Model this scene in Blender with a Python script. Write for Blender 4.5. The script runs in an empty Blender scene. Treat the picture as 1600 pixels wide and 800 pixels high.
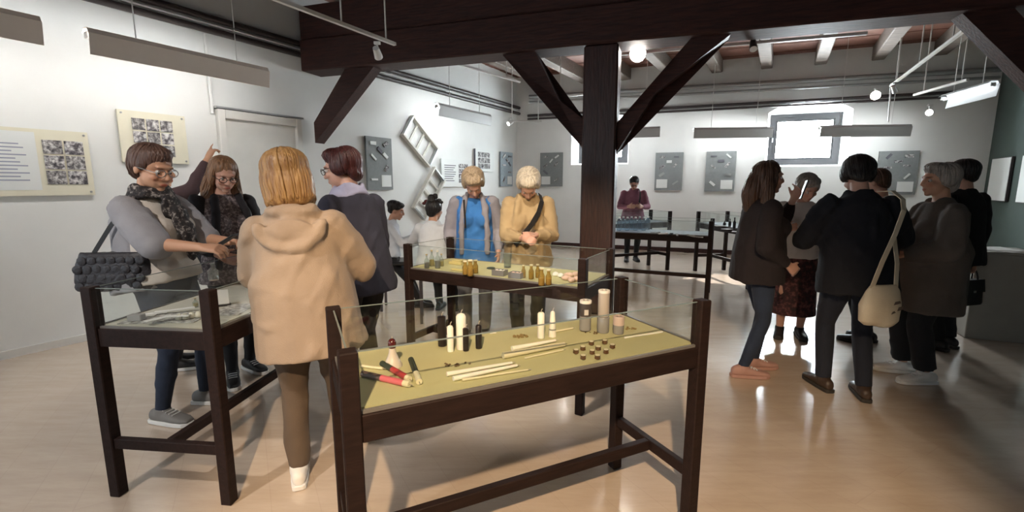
import bpy, bmesh, math, random
import numpy as np
from mathutils import Vector, Matrix
random.seed(7); rng = np.random.default_rng(7)
R = math.radians
scene = bpy.context.scene
COL = scene.collection

# ------------------------------------------------------------------ camera
FPX, PITCH, CAMH = 720.0, math.atan(112 / 720), 1.5
cam_d = bpy.data.cameras.new('camera'); cam = bpy.data.objects.new('camera', cam_d); COL.objects.link(cam)
cam_d.sensor_width = 36; cam_d.lens = 36 * FPX / 1600; cam_d.clip_start = 0.02
cam.location = (0, 0, CAMH); cam.rotation_euler = (R(90) - PITCH, 0, 0)
scene.camera = cam
vs = scene.view_settings
vs.view_transform = 'Standard'; vs.look = 'None'; vs.exposure = 0.3; vs.gamma = 1.0; vs.use_curve_mapping = False
# ------------------------------------------------------------------ world (overcast daylight outside)
w = bpy.data.worlds.new('world'); scene.world = w; w.use_nodes = True
w.node_tree.nodes['Background'].inputs[0].default_value = (.75, .86, 1, 1)
w.node_tree.nodes['Background'].inputs[1].default_value = 1.0
TUBE_STRENGTH = 44; PANE_STRENGTH = 42; FILL_PANE_STRENGTH = 10
# low sun outside the window wall: it reaches the floor only through the window panes
sun_d = bpy.data.lights.new('sun', 'SUN'); sun_d.energy = 9; sun_d.angle = R(.6); sun_d.color = (1, .95, .88)
sun_o = bpy.data.objects.new('sun', sun_d); COL.objects.link(sun_o); sun_o.rotation_euler = Vector((-2.6, -2.5, -2.4)).to_track_quat('-Z', 'Y').to_euler()

def spot_lamp(loc, target, energy, size=70, color=(1, .85, .68), blend=.5, rad=.04):
    d = bpy.data.lights.new('spot_lamp', 'SPOT'); d.energy = energy; d.spot_size = R(size); d.spot_blend = blend
    d.color = color; d.shadow_soft_size = rad
    o = bpy.data.objects.new('spot_lamp', d); COL.objects.link(o); o.location = loc
    o.rotation_euler = (Vector(target) - Vector(loc)).to_track_quat('-Z', 'Y').to_euler()
    return o

def ray(px, py):
    a = (px - 800) / FPX; b = -(py - 400) / FPX; c, s = math.cos(PITCH), math.sin(PITCH)
    return Vector((a, c + b * s, -s + b * c))
def at_z(px, py, z):
    d = ray(px, py); t = (z - CAMH) / d.z
    return Vector((0, 0, CAMH)) + d * t
def at_y(px, py, y):
    d = ray(px, py)
    return Vector((0, 0, CAMH)) + d * (y / d.y)

# ------------------------------------------------------------------ materials
MATS = {}
def nt(name):
    m = bpy.data.materials.new(name); m.use_nodes = True
    n = m.node_tree.nodes; l = m.node_tree.links; b = n['Principled BSDF']
    return m, n, l, b
def mat(name, col, rough=.6, metal=0, bump=0, bscale=60, var=.0, vscale=8, stretch=(1, 1, 1), col2=None, spec=.5, sheen=0, sss=0, coat=0):
    if name in MATS: return MATS[name]
    m, n, l, b = nt(name)
    b.inputs['Base Color'].default_value = (*col, 1); b.inputs['Roughness'].default_value = rough
    b.inputs['Metallic'].default_value = metal; b.inputs['Specular IOR Level'].default_value = spec
    if sheen: b.inputs['Sheen Weight'].default_value = sheen
    if coat: b.inputs['Coat Weight'].default_value = coat
    if sss:
        b.inputs['Subsurface Weight'].default_value = sss; b.inputs['Subsurface Radius'].default_value = (.012, .004, .002); b.inputs['Subsurface Scale'].default_value = 1
    tc = n.new('ShaderNodeTexCoord'); mp = n.new('ShaderNodeMapping'); l.new(tc.outputs['Object'], mp.inputs[0]); mp.inputs['Scale'].default_value = stretch
    if var or col2:
        no = n.new('ShaderNodeTexNoise'); no.inputs['Scale'].default_value = vscale; no.inputs['Detail'].default_value = 5
        l.new(mp.outputs[0], no.inputs[0])
        cr = n.new('ShaderNodeValToRGB'); c2 = col2 or tuple(max(0, c * (1 - var)) for c in col); c1 = tuple(min(1, c * (1 + var)) for c in col) if not col2 else col
        cr.color_ramp.elements[0].position = .32; cr.color_ramp.elements[1].position = .68
        cr.color_ramp.elements[0].color = (*c2, 1); cr.color_ramp.elements[1].color = (*c1, 1)
        l.new(no.outputs[0], cr.inputs[0]); l.new(cr.outputs[0], b.inputs['Base Color'])
    if bump:
        n2 = n.new('ShaderNodeTexNoise'); n2.inputs['Scale'].default_value = bscale; n2.inputs['Detail'].default_value = 3
        l.new(mp.outputs[0], n2.inputs[0])
        bp = n.new('ShaderNodeBump'); bp.inputs['Strength'].default_value = bump; bp.inputs['Distance'].default_value = .01
        l.new(n2.outputs[0], bp.inputs['Height']); l.new(bp.outputs[0], b.inputs['Normal'])
    MATS[name] = m; return m
def emit(name, col, strength):
    if name in MATS: return MATS[name]
    m, n, l, b = nt(name)
    b.inputs['Base Color'].default_value = (*col, 1); b.inputs['Emission Color'].default_value = (*col, 1); b.inputs['Emission Strength'].default_value = strength
    MATS[name] = m; return m
def glass(name, tint=(1, 1, 1), ior=1.45, rough=0.0, body=0.0):
    """thin clear sheet: transparent with a Fresnel gloss"""
    if name in MATS: return MATS[name]
    m = bpy.data.materials.new(name); m.use_nodes = True; n = m.node_tree.nodes; l = m.node_tree.links; n.clear()
    o = n.new('ShaderNodeOutputMaterial'); t = n.new('ShaderNodeBsdfTransparent'); t.inputs[0].default_value = (*tint, 1)
    g = n.new('ShaderNodeBsdfGlossy'); g.inputs['Roughness'].default_value = rough; g.inputs[0].default_value = (1, 1, 1, 1)
    lw = n.new('ShaderNodeLayerWeight'); lw.inputs[0].default_value = .5
    pw = n.new('ShaderNodeMath'); pw.operation = 'POWER'; pw.inputs[1].default_value = 5; l.new(lw.outputs['Facing'], pw.inputs[0])
    f0 = ((ior - 1) / (ior + 1)) ** 2
    f = n.new('ShaderNodeMath'); f.operation = 'MULTIPLY_ADD'; f.inputs[1].default_value = 1 - f0; f.inputs[2].default_value = f0; l.new(pw.outputs[0], f.inputs[0])
    mx = n.new('ShaderNodeMixShader'); l.new(f.outputs[0], mx.inputs[0]); l.new(t.outputs[0], mx.inputs[1]); l.new(g.outputs[0], mx.inputs[2])
    out = mx
    if body:
        d = n.new('ShaderNodeBsdfDiffuse'); d.inputs[0].default_value = (*tint, 1); m2 = n.new('ShaderNodeMixShader'); m2.inputs[0].default_value = body
        l.new(mx.outputs[0], m2.inputs[1]); l.new(d.outputs[0], m2.inputs[2]); out = m2
    l.new(out.outputs[0], o.inputs[0]); MATS[name] = m; return m
def pattern(name, cols, scale, rough=.8, stretch=(1, 1, 1)):
    """mottled print: voronoi cells through a constant ramp"""
    if name in MATS: return MATS[name]
    m, n, l, b = nt(name); b.inputs['Roughness'].default_value = rough
    tc = n.new('ShaderNodeTexCoord'); mp = n.new('ShaderNodeMapping'); mp.inputs['Scale'].default_value = stretch; l.new(tc.outputs['Object'], mp.inputs[0])
    no = n.new('ShaderNodeTexNoise'); no.inputs['Scale'].default_value = scale; no.inputs['Detail'].default_value = 4; no.inputs['Roughness'].default_value = .65
    l.new(mp.outputs[0], no.inputs[0]); cr = n.new('ShaderNodeValToRGB'); cr.color_ramp.interpolation = 'LINEAR'
    e = cr.color_ramp.elements
    while len(e) < len(cols): e.new(.5)
    for i, c in enumerate(cols): e[i].position = .36 + .28 * i / max(1, len(cols) - 1); e[i].color = (*c, 1)
    l.new(no.outputs[0], cr.inputs[0]); l.new(cr.outputs[0], b.inputs['Base Color']); MATS[name] = m; return m

def floor_mat():
    m, n, l, b = nt('floor_laminate')
    tc = n.new('ShaderNodeTexCoord'); mp = n.new('ShaderNodeMapping'); mp.inputs['Rotation'].default_value = (0, 0, R(60)); l.new(tc.outputs['Object'], mp.inputs[0])
    br = n.new('ShaderNodeTexBrick'); br.inputs['Scale'].default_value = 1; br.inputs['Mortar Size'].default_value = .0025; br.inputs['Mortar Smooth'].default_value = .5
    br.inputs['Brick Width'].default_value = 1.8; br.inputs['Row Height'].default_value = .2
    br.inputs['Color1'].default_value = (.56, .455, .36, 1); br.inputs['Color2'].default_value = (.545, .44, .35, 1); br.inputs['Mortar'].default_value = (.52, .415, .33, 1)
    l.new(mp.outputs[0], br.inputs[0])
    no = n.new('ShaderNodeTexNoise'); no.inputs['Scale'].default_value = 2.2; no.inputs['Detail'].default_value = 8; no.inputs['Roughness'].default_value = .7
    mp2 = n.new('ShaderNodeMapping'); mp2.inputs['Rotation'].default_value = (0, 0, R(60)); mp2.inputs['Scale'].default_value = (1, 6, 1); l.new(tc.outputs['Object'], mp2.inputs[0]); l.new(mp2.outputs[0], no.inputs[0])
    mx = n.new('ShaderNodeMix'); mx.data_type = 'RGBA'; mx.blend_type = 'SOFT_LIGHT'; mx.inputs[0].default_value = .45
    l.new(br.outputs[0], mx.inputs[6]); l.new(no.outputs[0], mx.inputs[7]); l.new(mx.outputs[2], b.inputs['Base Color'])
    n3 = n.new('ShaderNodeTexNoise'); n3.inputs['Scale'].default_value = 3; l.new(tc.outputs['Object'], n3.inputs[0])
    mr = n.new('ShaderNodeMapRange'); mr.inputs[3].default_value = .15; mr.inputs[4].default_value = .25; l.new(n3.outputs[0], mr.inputs[0]); l.new(mr.outputs[0], b.inputs['Roughness'])
    b.inputs['Specular IOR Level'].default_value = .5; b.inputs['Coat Weight'].default_value = .6; b.inputs['Coat Roughness'].default_value = .12
    return m
M = lambda k: MATS[k]
mat('wall_white', (.78, .79, .77), .85, bump=.05, bscale=40, var=.02, vscale=3)
mat('wall_green', (.055, .078, .068), .8, var=.06, vscale=2)
mat('door_white', (.70, .69, .65), .55, var=.02)
mat('timber', (.060, .021, .016), .62, spec=.35, bump=.35, bscale=5, stretch=(1, 9, 9), col2=(.026, .010, .009), vscale=5)
mat('timber_post', (.056, .020, .016), .42, bump=.35, bscale=5, stretch=(9, 9, 1), col2=(.026, .010, .009), vscale=5)
mat('joist', (.20, .16, .13), .7, bump=.4, bscale=6, stretch=(1, 8, 8), col2=(.12, .095, .08), vscale=5)
mat('ceiling_board', (.19, .075, .045), .65, bump=.2, bscale=8, stretch=(1, 10, 10), col2=(.13, .05, .032), vscale=4)
mat('case_wood', (.024, .013, .011), .6, spec=.15, bump=.12, bscale=18, stretch=(1, 6, 6), col2=(.016, .009, .008), vscale=9)
mat('case_felt', (.50, .47, .255), .95, bump=.15, bscale=300, var=.05, vscale=4)
mat('case_paper', (.52, .50, .42), .9, var=.05)
mat('case_pale', (.42, .45, .47), .9, var=.05)
mat('fixture_beige', (.76, .65, .56), .5, var=.02)
mat('fixture_grey', (.55, .57, .57), .45)
mat('metal_white', (.75, .75, .73), .4)
mat('metal_grey', (.38, .39, .39), .35, metal=.6)
mat('metal_dark', (.045, .035, .035), .45)
mat('black_plastic', (.012, .012, .013), .4)
mat('white_plain', (.82, .81, .78), .6)
mat('cream_board', (.72, .69, .55), .7, var=.02)
mat('grey_board', (.20, .215, .215), .75, bump=.1, bscale=120, var=.07, vscale=20)
mat('white_board', (.74, .76, .74), .6)
mat('photo_edge', (.8, .8, .78), .6)
pattern('photo_print', [(.03, .03, .035), (.12, .11, .12), (.45, .44, .44), (.75, .74, .72)], 22)
pattern('photo_print_b', [(.02, .02, .025), (.2, .19, .19), (.6, .59, .58)], 31)
mat('text_ink', (.30, .32, .40), .7)
mat('text_dark', (.10, .10, .12), .7)
glass('case_glass', (.97, .985, .98), 1.5)
glass('bottle_glass', (.80, .84, .82), 1.45, body=.06)
glass('amber_glass', (.62, .47, .16), 1.45, body=.22)
glass('pet_bottle', (.66, .76, .84), 1.4, .05, body=.18)
emit('tube_light', (.96, .985, 1), TUBE_STRENGTH); emit('tube_light_dim', (.9, .93, 1), 3)  # second tube weakened so the trough by the green wall does not overexpose
def daylight_pane(name, col, strength):
    m = bpy.data.materials.new(name); m.use_nodes = True; n = m.node_tree.nodes; l = m.node_tree.links; n.clear()
    o = n.new('ShaderNodeOutputMaterial'); t = n.new('ShaderNodeBsdfTransparent'); e = n.new('ShaderNodeEmission'); e.inputs[0].default_value = (*col, 1); e.inputs[1].default_value = strength
    ad = n.new('ShaderNodeAddShader'); l.new(t.outputs[0], ad.inputs[0]); l.new(e.outputs[0], ad.inputs[1]); l.new(ad.outputs[0], o.inputs[0]); MATS[name] = m
daylight_pane('window_daylight', (.86, .95, 1), PANE_STRENGTH)
emit('fill_daylight', (.80, .91, 1), FILL_PANE_STRENGTH)
emit('lamp_face', (1, .93, .85), 60)
emit('lamp_face_soft', (1, .95, .9), 18)
floor_mat_ = floor_mat()

# ------------------------------------------------------------------ mesh helpers
def tag(o, label=None, cat=None, group=None, kind=None):
    if label: o['label'] = label
    if cat: o['category'] = cat
    if group: o['group'] = group
    if kind: o['kind'] = kind
    return o
def empty(name, loc=(0, 0, 0), rz=0):
    o = bpy.data.objects.new(name, None); COL.objects.link(o); o.location = loc; o.rotation_euler = (0, 0, rz); o.empty_display_size = .1
    return o
class MB:
    def __init__(s): s.v = []; s.f = []
    def add(s, vs_, fs):
        k = len(s.v); s.v += [tuple(v) for v in vs_]; s.f += [tuple(i + k for i in f) for f in fs]; return s
    def box(s, c, size, rot=None):
        hx, hy, hz = size[0] / 2, size[1] / 2, size[2] / 2
        P = [Vector((x, y, z)) for x in (-hx, hx) for y in (-hy, hy) for z in (-hz, hz)]
        if rot is not None: P = [rot @ p for p in P]
        c = Vector(c)
        return s.add([p + c for p in P], [(0, 1, 3, 2), (4, 6, 7, 5), (0, 4, 5, 1), (2, 3, 7, 6), (0, 2, 6, 4), (1, 5, 7, 3)])
    def frust(s, p0, p1, r0, r1, n=14, ref=None, asp0=1, asp1=1):
        p0 = Vector(p0); p1 = Vector(p1); d = (p1 - p0).normalized()
        ref = Vector(ref) if ref is not None else (Vector((0, 0, 1)) if abs(d.z) < .9 else Vector((0, 1, 0)))
        a = d.cross(ref).normalized(); b = d.cross(a).normalized()
        vs_ = []
        for p, r, k in ((p0, r0, asp0), (p1, r1, asp1)):
            for i in range(n):
                t = 2 * math.pi * i / n; vs_.append(p + a * (r * math.cos(t)) + b * (r * k * math.sin(t)))
        fs = [(i, (i + 1) % n, n + (i + 1) % n, n + i) for i in range(n)] + [tuple(reversed(range(n))), tuple(range(n, 2 * n))]
        return s.add(vs_, fs)
    def ell(s, c, r, rot=None, n=16, m=10):
        c = Vector(c); r = (r, r, r) if isinstance(r, (int, float)) else r
        vs_ = []
        for j in range(1, m):
            ph = math.pi * j / m
            for i in range(n):
                t = 2 * math.pi * i / n; vs_.append(Vector((r[0] * math.sin(ph) * math.cos(t), r[1] * math.sin(ph) * math.sin(t), r[2] * math.cos(ph))))
        vs_.append(Vector((0, 0, r[2]))); vs_.append(Vector((0, 0, -r[2])))
        if rot is not None: vs_ = [rot @ v for v in vs_]
        fs = [(j * n + i, (j + 1) * n + i, (j + 1) * n + (i + 1) % n, j * n + (i + 1) % n) for j in range(m - 2) for i in range(n)]
        T, B = len(vs_) - 2, len(vs_) - 1
        fs += [(T, i, (i + 1) % n) for i in range(n)] + [(B, (m - 2) * n + (i + 1) % n, (m - 2) * n + i) for i in range(n)]
        return s.add([v + c for v in vs_], fs)
    def loft(s, rings, n=22, X=(1, 0, 0), Y=(0, 1, 0), p=2.0):
        """rings: (center, rx, ry) ellipses in the X,Y plane (superellipse exponent p)"""
        X = Vector(X); Y = Vector(Y); vs_ = []
        for c, rx, ry in rings:
            c = Vector(c)
            for i in range(n):
                t = 2 * math.pi * i / n; ct, st = math.cos(t), math.sin(t)
                vs_.append(c + X * (rx * math.copysign(abs(ct) ** (2 / p), ct)) + Y * (ry * math.copysign(abs(st) ** (2 / p), st)))
        k = len(rings)
        fs = [(j * n + i, j * n + (i + 1) % n, (j + 1) * n + (i + 1) % n, (j + 1) * n + i) for j in range(k - 1) for i in range(n)]
        fs += [tuple(reversed(range(n))), tuple(range((k - 1) * n, k * n))]
        return s.add(vs_, fs)
    def limb(s, pts, rads, n=14):
        for i in range(len(pts) - 1):
            s.frust(pts[i], pts[i + 1], rads[i], rads[i + 1], n)
            if i: s.ell(pts[i], rads[i] * 1.0, n=12, m=8)
        return s
    def lathe(s, prof, c=(0, 0, 0), n=18):
        c = Vector(c); return s.loft([(c + Vector((0, 0, z)), max(r, 1e-4), max(r, 1e-4)) for r, z in prof], n=n)
    def prism(s, pts, axis0, axis1):
        """polygon pts (3D) extruded from offset axis0 to axis1 (vectors)"""
        a0 = Vector(axis0); a1 = Vector(axis1); n = len(pts); vs_ = [Vector(p) + a0 for p in pts] + [Vector(p) + a1 for p in pts]
        return s.add(vs_, [tuple(reversed(range(n))), tuple(range(n, 2 * n))] + [(i, (i + 1) % n, n + (i + 1) % n, n + i) for i in range(n)])
    def strip(s, pts, normals, width, thick):
        """band following pts; normals give the outward facing, width across"""
        vs_ = []; n = len(pts)
        for i in range(n):
            t = (Vector(pts[min(i + 1, n - 1)]) - Vector(pts[max(i - 1, 0)])).normalized(); nn = Vector(normals[i]).normalized(); sd = t.cross(nn).normalized()
            for a, b in ((-.5, 0), (.5, 0), (.5, 1), (-.5, 1)): vs_.append(Vector(pts[i]) + sd * (a * width) + nn * (b * thick))
        fs = [(4 * i + j, 4 * i + (j + 1) % 4, 4 * i + 4 + (j + 1) % 4, 4 * i + 4 + j) for i in range(n - 1) for j in range(4)]
        fs += [(3, 2, 1, 0), tuple(range(4 * n - 4, 4 * n))]
        return s.add(vs_, fs)
    def tube(s, pts, r, n=8):
        for i in range(len(pts) - 1): s.frust(pts[i], pts[i + 1], r, r, n)
        return s
    def mesh(s, name):
        me = bpy.data.meshes.new(name); me.from_pydata([tuple(v) for v in s.v], [], s.f)
        bm = bmesh.new(); bm.from_mesh(me); bmesh.ops.recalc_face_normals(bm, faces=bm.faces); bm.to_mesh(me); bm.free()
        return me
    def build(s, name, material, parent=None, smooth=False, bevel=0):
        me = s.mesh(name)
        if bevel:
            bm = bmesh.new(); bm.from_mesh(me)
            bmesh.ops.bevel(bm, geom=[e for e in bm.edges], offset=bevel, segments=1, affect='EDGES'); bm.to_mesh(me); bm.free()
        o = bpy.data.objects.new(name, me); COL.objects.link(o); me.materials.append(M(material) if isinstance(material, str) else material)
        if smooth:
            me.shade_smooth() if smooth == 'all' else me.set_sharp_from_angle(angle=R(40))
        if parent is not None: o.parent = parent
        return o
def part(name, material, parent, fn, smooth=False, bevel=0):
    mb = MB(); fn(mb); return mb.build(name, material, parent, smooth, bevel)
def copy_tree(o, parent=None):
    c = o.copy(); COL.objects.link(c); c.parent = parent
    for ch in o.children: copy_tree(ch, c)
    return c
def struct(o): o['kind'] = 'structure'; return o
# ------------------------------------------------------------------ the room
LP = Vector((-4.3, 4.0, 0)); LD = Vector((math.sin(R(30)), math.cos(R(30)), 0)); LN = Vector((LD.y, -LD.x, 0))
BP = Vector((3.2, 10.47, 0)); BD = Vector((math.sin(R(69)), -math.cos(R(69)), 0)); BN = Vector((-math.cos(R(69)), -math.sin(R(69)), 0)) 
BN = Vector((BD.y, -BD.x, 0))
def LW(s, off=0, z=0): return LP + LD * s + LN * off + Vector((0, 0, z))
def BW(s, off=0, z=0): return BP + BD * s + BN * off + Vector((0, 0, z))
def frame(X, N):
    """local frame: x along the wall, y out of the wall into the room, z up (may be mirrored -> choose x so that it is right-handed)"""
    return Matrix((Vector(X), Vector(N), Vector((0, 0, 1)))).transposed()
# on the left wall, seen from the room, +LD runs to the viewer's right; right-handed local frame x=-LD, y=LN
LANG = math.atan2(-LD.y, -LD.x); BANG = math.atan2(-BD.y, -BD.x)
ROOMH = 4.05
SB = 5.72       # back wall right end
SL0 = -9.0      # left wall rear end
corner = LW(8.93)
RC = BW(SB); RDIR = Vector((-LD.x, -LD.y, 0)); RN = Vector((-LN.x, -LN.y, 0))
RLEN = 17.0
rearR = RC + RDIR * RLEN; rearL = LW(SL0)

def poly_floor(mb, z0, z1, o=.3):
    P = [rearL - LN * o - LD * o, corner - LN * o + LD * o, RC - RN * o + LD * o, rearR - RN * o - LD * o]
    mb.prism(P, (0, 0, z0), (0, 0, z1))
fl = struct(part('floor', floor_mat_, None, lambda b: poly_floor(b, -.1, 0)))
# walls
def boolean_cut(o, cutters):
    for c in cutters:
        md = o.modifiers.new('cut', 'BOOLEAN'); md.object = c; md.operation = 'DIFFERENCE'; md.solver = 'EXACT'
    dg = bpy.context.evaluated_depsgraph_get(); me = bpy.data.meshes.new_from_object(o.evaluated_get(dg)); o.modifiers.clear(); o.data = me
    for c in cutters: bpy.data.objects.remove(c, do_unlink=True)
wl = part('wall_left', 'wall_white', None, lambda b: b.prism([LW(SL0 - .3), LW(8.93 + 1.0), LW(8.93 + 1.0, -.3), LW(SL0 - .3, -.3)], (0, 0, 0), (0, 0, ROOMH + .1)))
struct(wl)
part('skirting', 'door_white', wl, lambda b: (b.prism([LW(SL0), LW(1.72), LW(1.72, .015), LW(SL0, .015)], (0, 0, 0), (0, 0, .07)), b.prism([LW(2.85), LW(8.9), LW(8.9, .015), LW(2.85, .015)], (0, 0, 0), (0, 0, .07))))
wb = part('wall_back', 'wall_white', None, lambda b: b.prism([BW(-3.9), BW(SB + .05), BW(SB + .05, -.55), BW(-3.9, -.55)], (0, 0, 0), (0, 0, ROOMH + .1)))
def arch(s0, s1, z0, zs, zt):
    P = [(s0, z0), (s1, z0), (s1, zs)]
    for i in range(1, 12):
        t = i / 12; P.append((s1 + (s0 - s1) * t, zs + (zt - zs) * math.sin(math.pi * t) ** .7))
    P.append((s0, zs)); return P
WINS = [(2.16, 3.60, 1.86, 2.93, 3.12), (-1.92, -.60, 1.96, 2.93, 3.12)]
cutters = []
for (s0, s1, z0, zs, zt) in WINS:
    mb = MB(); mb.prism([BW(s, 0, z) for s, z in arch(s0, s1, z0, zs, zt)], BN * .1, BN * -.7); cutters.append(mb.build('cutter', 'wall_white'))
boolean_cut(wb, cutters); struct(wb)
part('skirting', 'timber', wb, lambda b: b.prism([BW(-3.0), BW(SB), BW(SB, .02), BW(-3.0, .02)], (0, 0, 0), (0, 0, .09)))
wr = struct(part('wall_right', 'wall_green', None, lambda b: b.prism([RC - RDIR * .1, rearR, rearR - RN * .3, RC - RDIR * .1 - RN * .3], (0, 0, 0), (0, 0, ROOMH + .1))))
rear = part('wall_rear', 'wall_white', None, lambda b: b.prism([rearL, rearR, rearR - LD * .3, rearL - LD * .3], (0, 0, 0), (0, 0, ROOMH + .1)))
struct(rear)
mat('frame_dark', (.016, .015, .017), .6, bump=.1, bscale=10)
mat('reveal_white', (.82, .83, .82), .8)
for i, (s0, s1, z0, zs, zt) in enumerate(WINS):
    wn = empty('window_%d' % (i + 1), BW((s0 + s1) / 2, 0, z0)); struct(wn)
    def loc(s, off, z): return BW(s, off, z) - wn.location
    dep = -.40; a, b_, c, d = s0 + .09, s1 - .06, z0 + .04, zs + .01
    # splayed plaster reveal from the arched opening back to the frame
    outer = arch(s0, s1, z0, zs, zt); inner = arch(a, b_, c, d - .001, d)
    rv = MB(); n_ = len(outer); rv.add([loc(s, .001, z) for s, z in outer] + [loc(s, dep, z) for s, z in inner], [(q, (q + 1) % n_, n_ + (q + 1) % n_, n_ + q) for q in range(n_)])
    rv.build('reveal', 'reveal_white', wn)
    def fr(mb, a=a, b_=b_, c=c, d=d, wd=.12, o0=dep, o1=dep - .06):
        for (x0, x1, y0, y1) in ((a, b_, c, c + wd), (a, b_, d - wd, d), (a, a + wd, c + wd, d - wd), (b_ - wd, b_, c + wd, d - wd)):
            mb.prism([loc(x0, 0, y0), loc(x1, 0, y0), loc(x1, 0, y1), loc(x0, 0, y1)], BN * o0, BN * o1)
    part('window_frame', 'frame_dark', wn, fr)
    part('sash', 'frame_dark', wn, lambda mb: fr(mb, a + .12, b_ - .12, c + .12, d - .12, .03, dep - .02, dep - .05))
    part('pane', 'window_daylight', wn, lambda mb: mb.prism([loc(a + .14, 0, c + .14), loc(b_ - .14, 0, c + .14), loc(b_ - .14, 0, d - .14), loc(a + .14, 0, d - .14)], BN * (dep - .032), BN * (dep - .04)))
    part('latch', 'metal_grey', wn, lambda mb: mb.box(loc(a + .07, dep + .012, (c + d) / 2), (.02, .025, .09)))
# unseen windows added beside and behind the viewer: glowing panes as daylight fill on near visitors
RW = (rearR - rearL).normalized()
for i, (P0, X, N) in enumerate(((LW(-3.6, 0, 1.1), LD, LN), (LW(-6.2, 0, 1.1), LD, LN), (rearL + RW * 3.4 + Vector((0, 0, 1.1)), RW, LD))):
    wn = empty('window_%d' % (i + 3), P0); struct(wn)
    P = [X * x + Vector((0, 0, z)) for x, z in ((-.6, 0), (.6, 0), (.6, 1.4), (-.6, 1.4))]
    part('pane', 'fill_daylight', wn, lambda mb: mb.prism(P, N * .01, N * .02))
    def rf(mb):
        for (x0, x1, z0, z1) in ((-.7, .7, -.1, 0), (-.7, .7, 1.4, 1.5), (-.7, -.6, 0, 1.4), (.6, .7, 0, 1.4), (-.03, .03, 0, 1.4)):
            mb.prism([X * x + Vector((0, 0, z)) for x, z in ((x0, z0), (x1, z0), (x1, z1), (x0, z1))], N * .003, N * .05)
    part('window_frame', 'frame_dark', wn, rf)
# door in the left wall
dr = empty('door_1', LW(2.28)); struct(dr)
def dl(s, off, z): return LW(s, off, z) - dr.location
part('door_panel', 'door_white', dr, lambda b: b.prism([dl(1.82, 0, .01), dl(2.74, 0, .01), dl(2.74, 0, 2.26), dl(1.82, 0, 2.26)], LN * .003, LN * .022))
for (a0, a1, z0, z1) in ((1.74, 1.82, 0, 2.36), (2.74, 2.82, 0, 2.36), (1.82, 2.74, 2.26, 2.36)):
    part('door_frame', 'door_white', dr, lambda b: b.prism([dl(a0, 0, z0), dl(a1, 0, z0), dl(a1, 0, z1), dl(a0, 0, z1)], LN * .003, LN * .07), bevel=.006)
part('lintel_cap', 'metal_grey', dr, lambda b: b.prism([dl(1.72, 0, 2.365), dl(2.84, 0, 2.365), dl(2.84, 0, 2.385), dl(1.72, 0, 2.385)], LN * .003, LN * .085))
hd = part('door_handle', 'metal_grey', dr, lambda b: (b.frust(dl(1.92, .022, 1.05), dl(1.92, .08, 1.05), .012, .012), b.frust(dl(1.91, .075, 1.05), dl(2.04, .075, 1.05), .010, .009)))
part('vertical_conduit', 'metal_white', wl, lambda b: b.tube([LW(1.70, .025, 2.3), LW(1.70, .025, 3.16)], .018))

# conduits along the walls
cl = empty('wall_conduit', LW(0, .06, 3.2)); tag(cl, 'pair of dark cable pipes along the white wall with the door', 'pipe')
def cw(s, off, z): return LW(s, off, z) - cl.location
for z, rr, mm in ((3.335, .036, 'metal_dark'), (3.20, .036, 'metal_dark'), (3.268, .013, 'metal_white')):
    part('pipe', mm, cl, lambda b: b.tube([cw(SL0 + .2, .06, z), cw(8.9, .06, z)], rr, 10), smooth=True)
for k in range(16):
    part('bracket', 'metal_white', cl, lambda b: b.box(cw(-4.2 + .85 * k, .03, 3.265), (.03, .05, .05)))
cb = empty('wall_conduit', BW(0, .06, 3.1)); tag(cb, 'pair of dark cable pipes running along the window wall just above window height', 'pipe')
def cbw(s, off, z): return BW(s, off, z) - cb.location
for z, rr, mm in ((3.13, .026, 'metal_dark'), (3.05, .022, 'metal_dark'), (3.09, .012, 'metal_grey')):
    for (q0, q1) in ((-3.0, 5.65),):
        part('pipe', mm, cb, lambda b: b.tube([cbw(q0, .06, z), cbw(q1, .06, z)], rr, 10), smooth=True)
for k in range(11):
    part('bracket', 'metal_white', cb, lambda b: b.box(cbw(-2.8 + .8 * k, .03, 3.09), (.03, .05, .05)))
cu = empty('wall_conduit', BW(0, .1, 3.5)); tag(cu, 'thick and thin pale grey pipes running high along the window wall under the joists', 'pipe')
def cuw(s, off, z): return BW(s, off, z) - cu.location
for z, rr in ((3.50, .045), (3.37, .025)):
    part('pipe', 'metal_grey', cu, lambda b: b.tube([cuw(-2.95, .1, z + .06), cuw(5.65, .1, z - .04)], rr, 10), smooth=True)

# ceiling: boards and joists
ce = struct(part('ceiling', 'ceiling_board', None, lambda b: poly_floor(b, ROOMH + .03, ROOMH + .15)))
JD = LD
for k in range(20):       # boards run along the window wall, laid across the joists
    y0 = -.25 - k * .30
    P = [BW(-3.6, -.05, 0) + LD * (y0), BW(6.3, -.05, 0) + LD * (y0), BW(6.3, -.05, 0) + LD * (y0 + .288), BW(-3.6, -.05, 0) + LD * (y0 + .288)]
    part('ceiling_plank', 'ceiling_board', ce, lambda b: b.prism(P, (0, 0, ROOMH - .01 + .006 * (k % 2)), (0, 0, ROOMH + .03)))
jl = None
for k in range(-4, 7):
    s = 1.14 + .92 * k
    A = BW(s, .0, 0); ln = 17.0 if k > -4 else 15
    sd = LN * .1
    P = [A - sd, A + sd, A + sd - LD * ln, A - sd - LD * ln]
    part('joist', 'joist', ce, lambda b: b.prism(P, (0, 0, 3.79), (0, 0, ROOMH)), bevel=.012)

# timber frame: beam, posts, braces
TP = Vector((-2.8, 6.6, 0)); TD = Vector((math.sin(R(72)), -math.cos(R(72)), 0)); TN = Vector((TD.y, -TD.x, 0))
tf = empty('timber_frame', TP + TD * 4.0); tag(tf, 'heavy dark brown timber frame with posts, braces and a deep ceiling beam', 'timber frame')
tf.rotation_euler = (0, 0, math.atan2(TD.y, TD.x))
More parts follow.
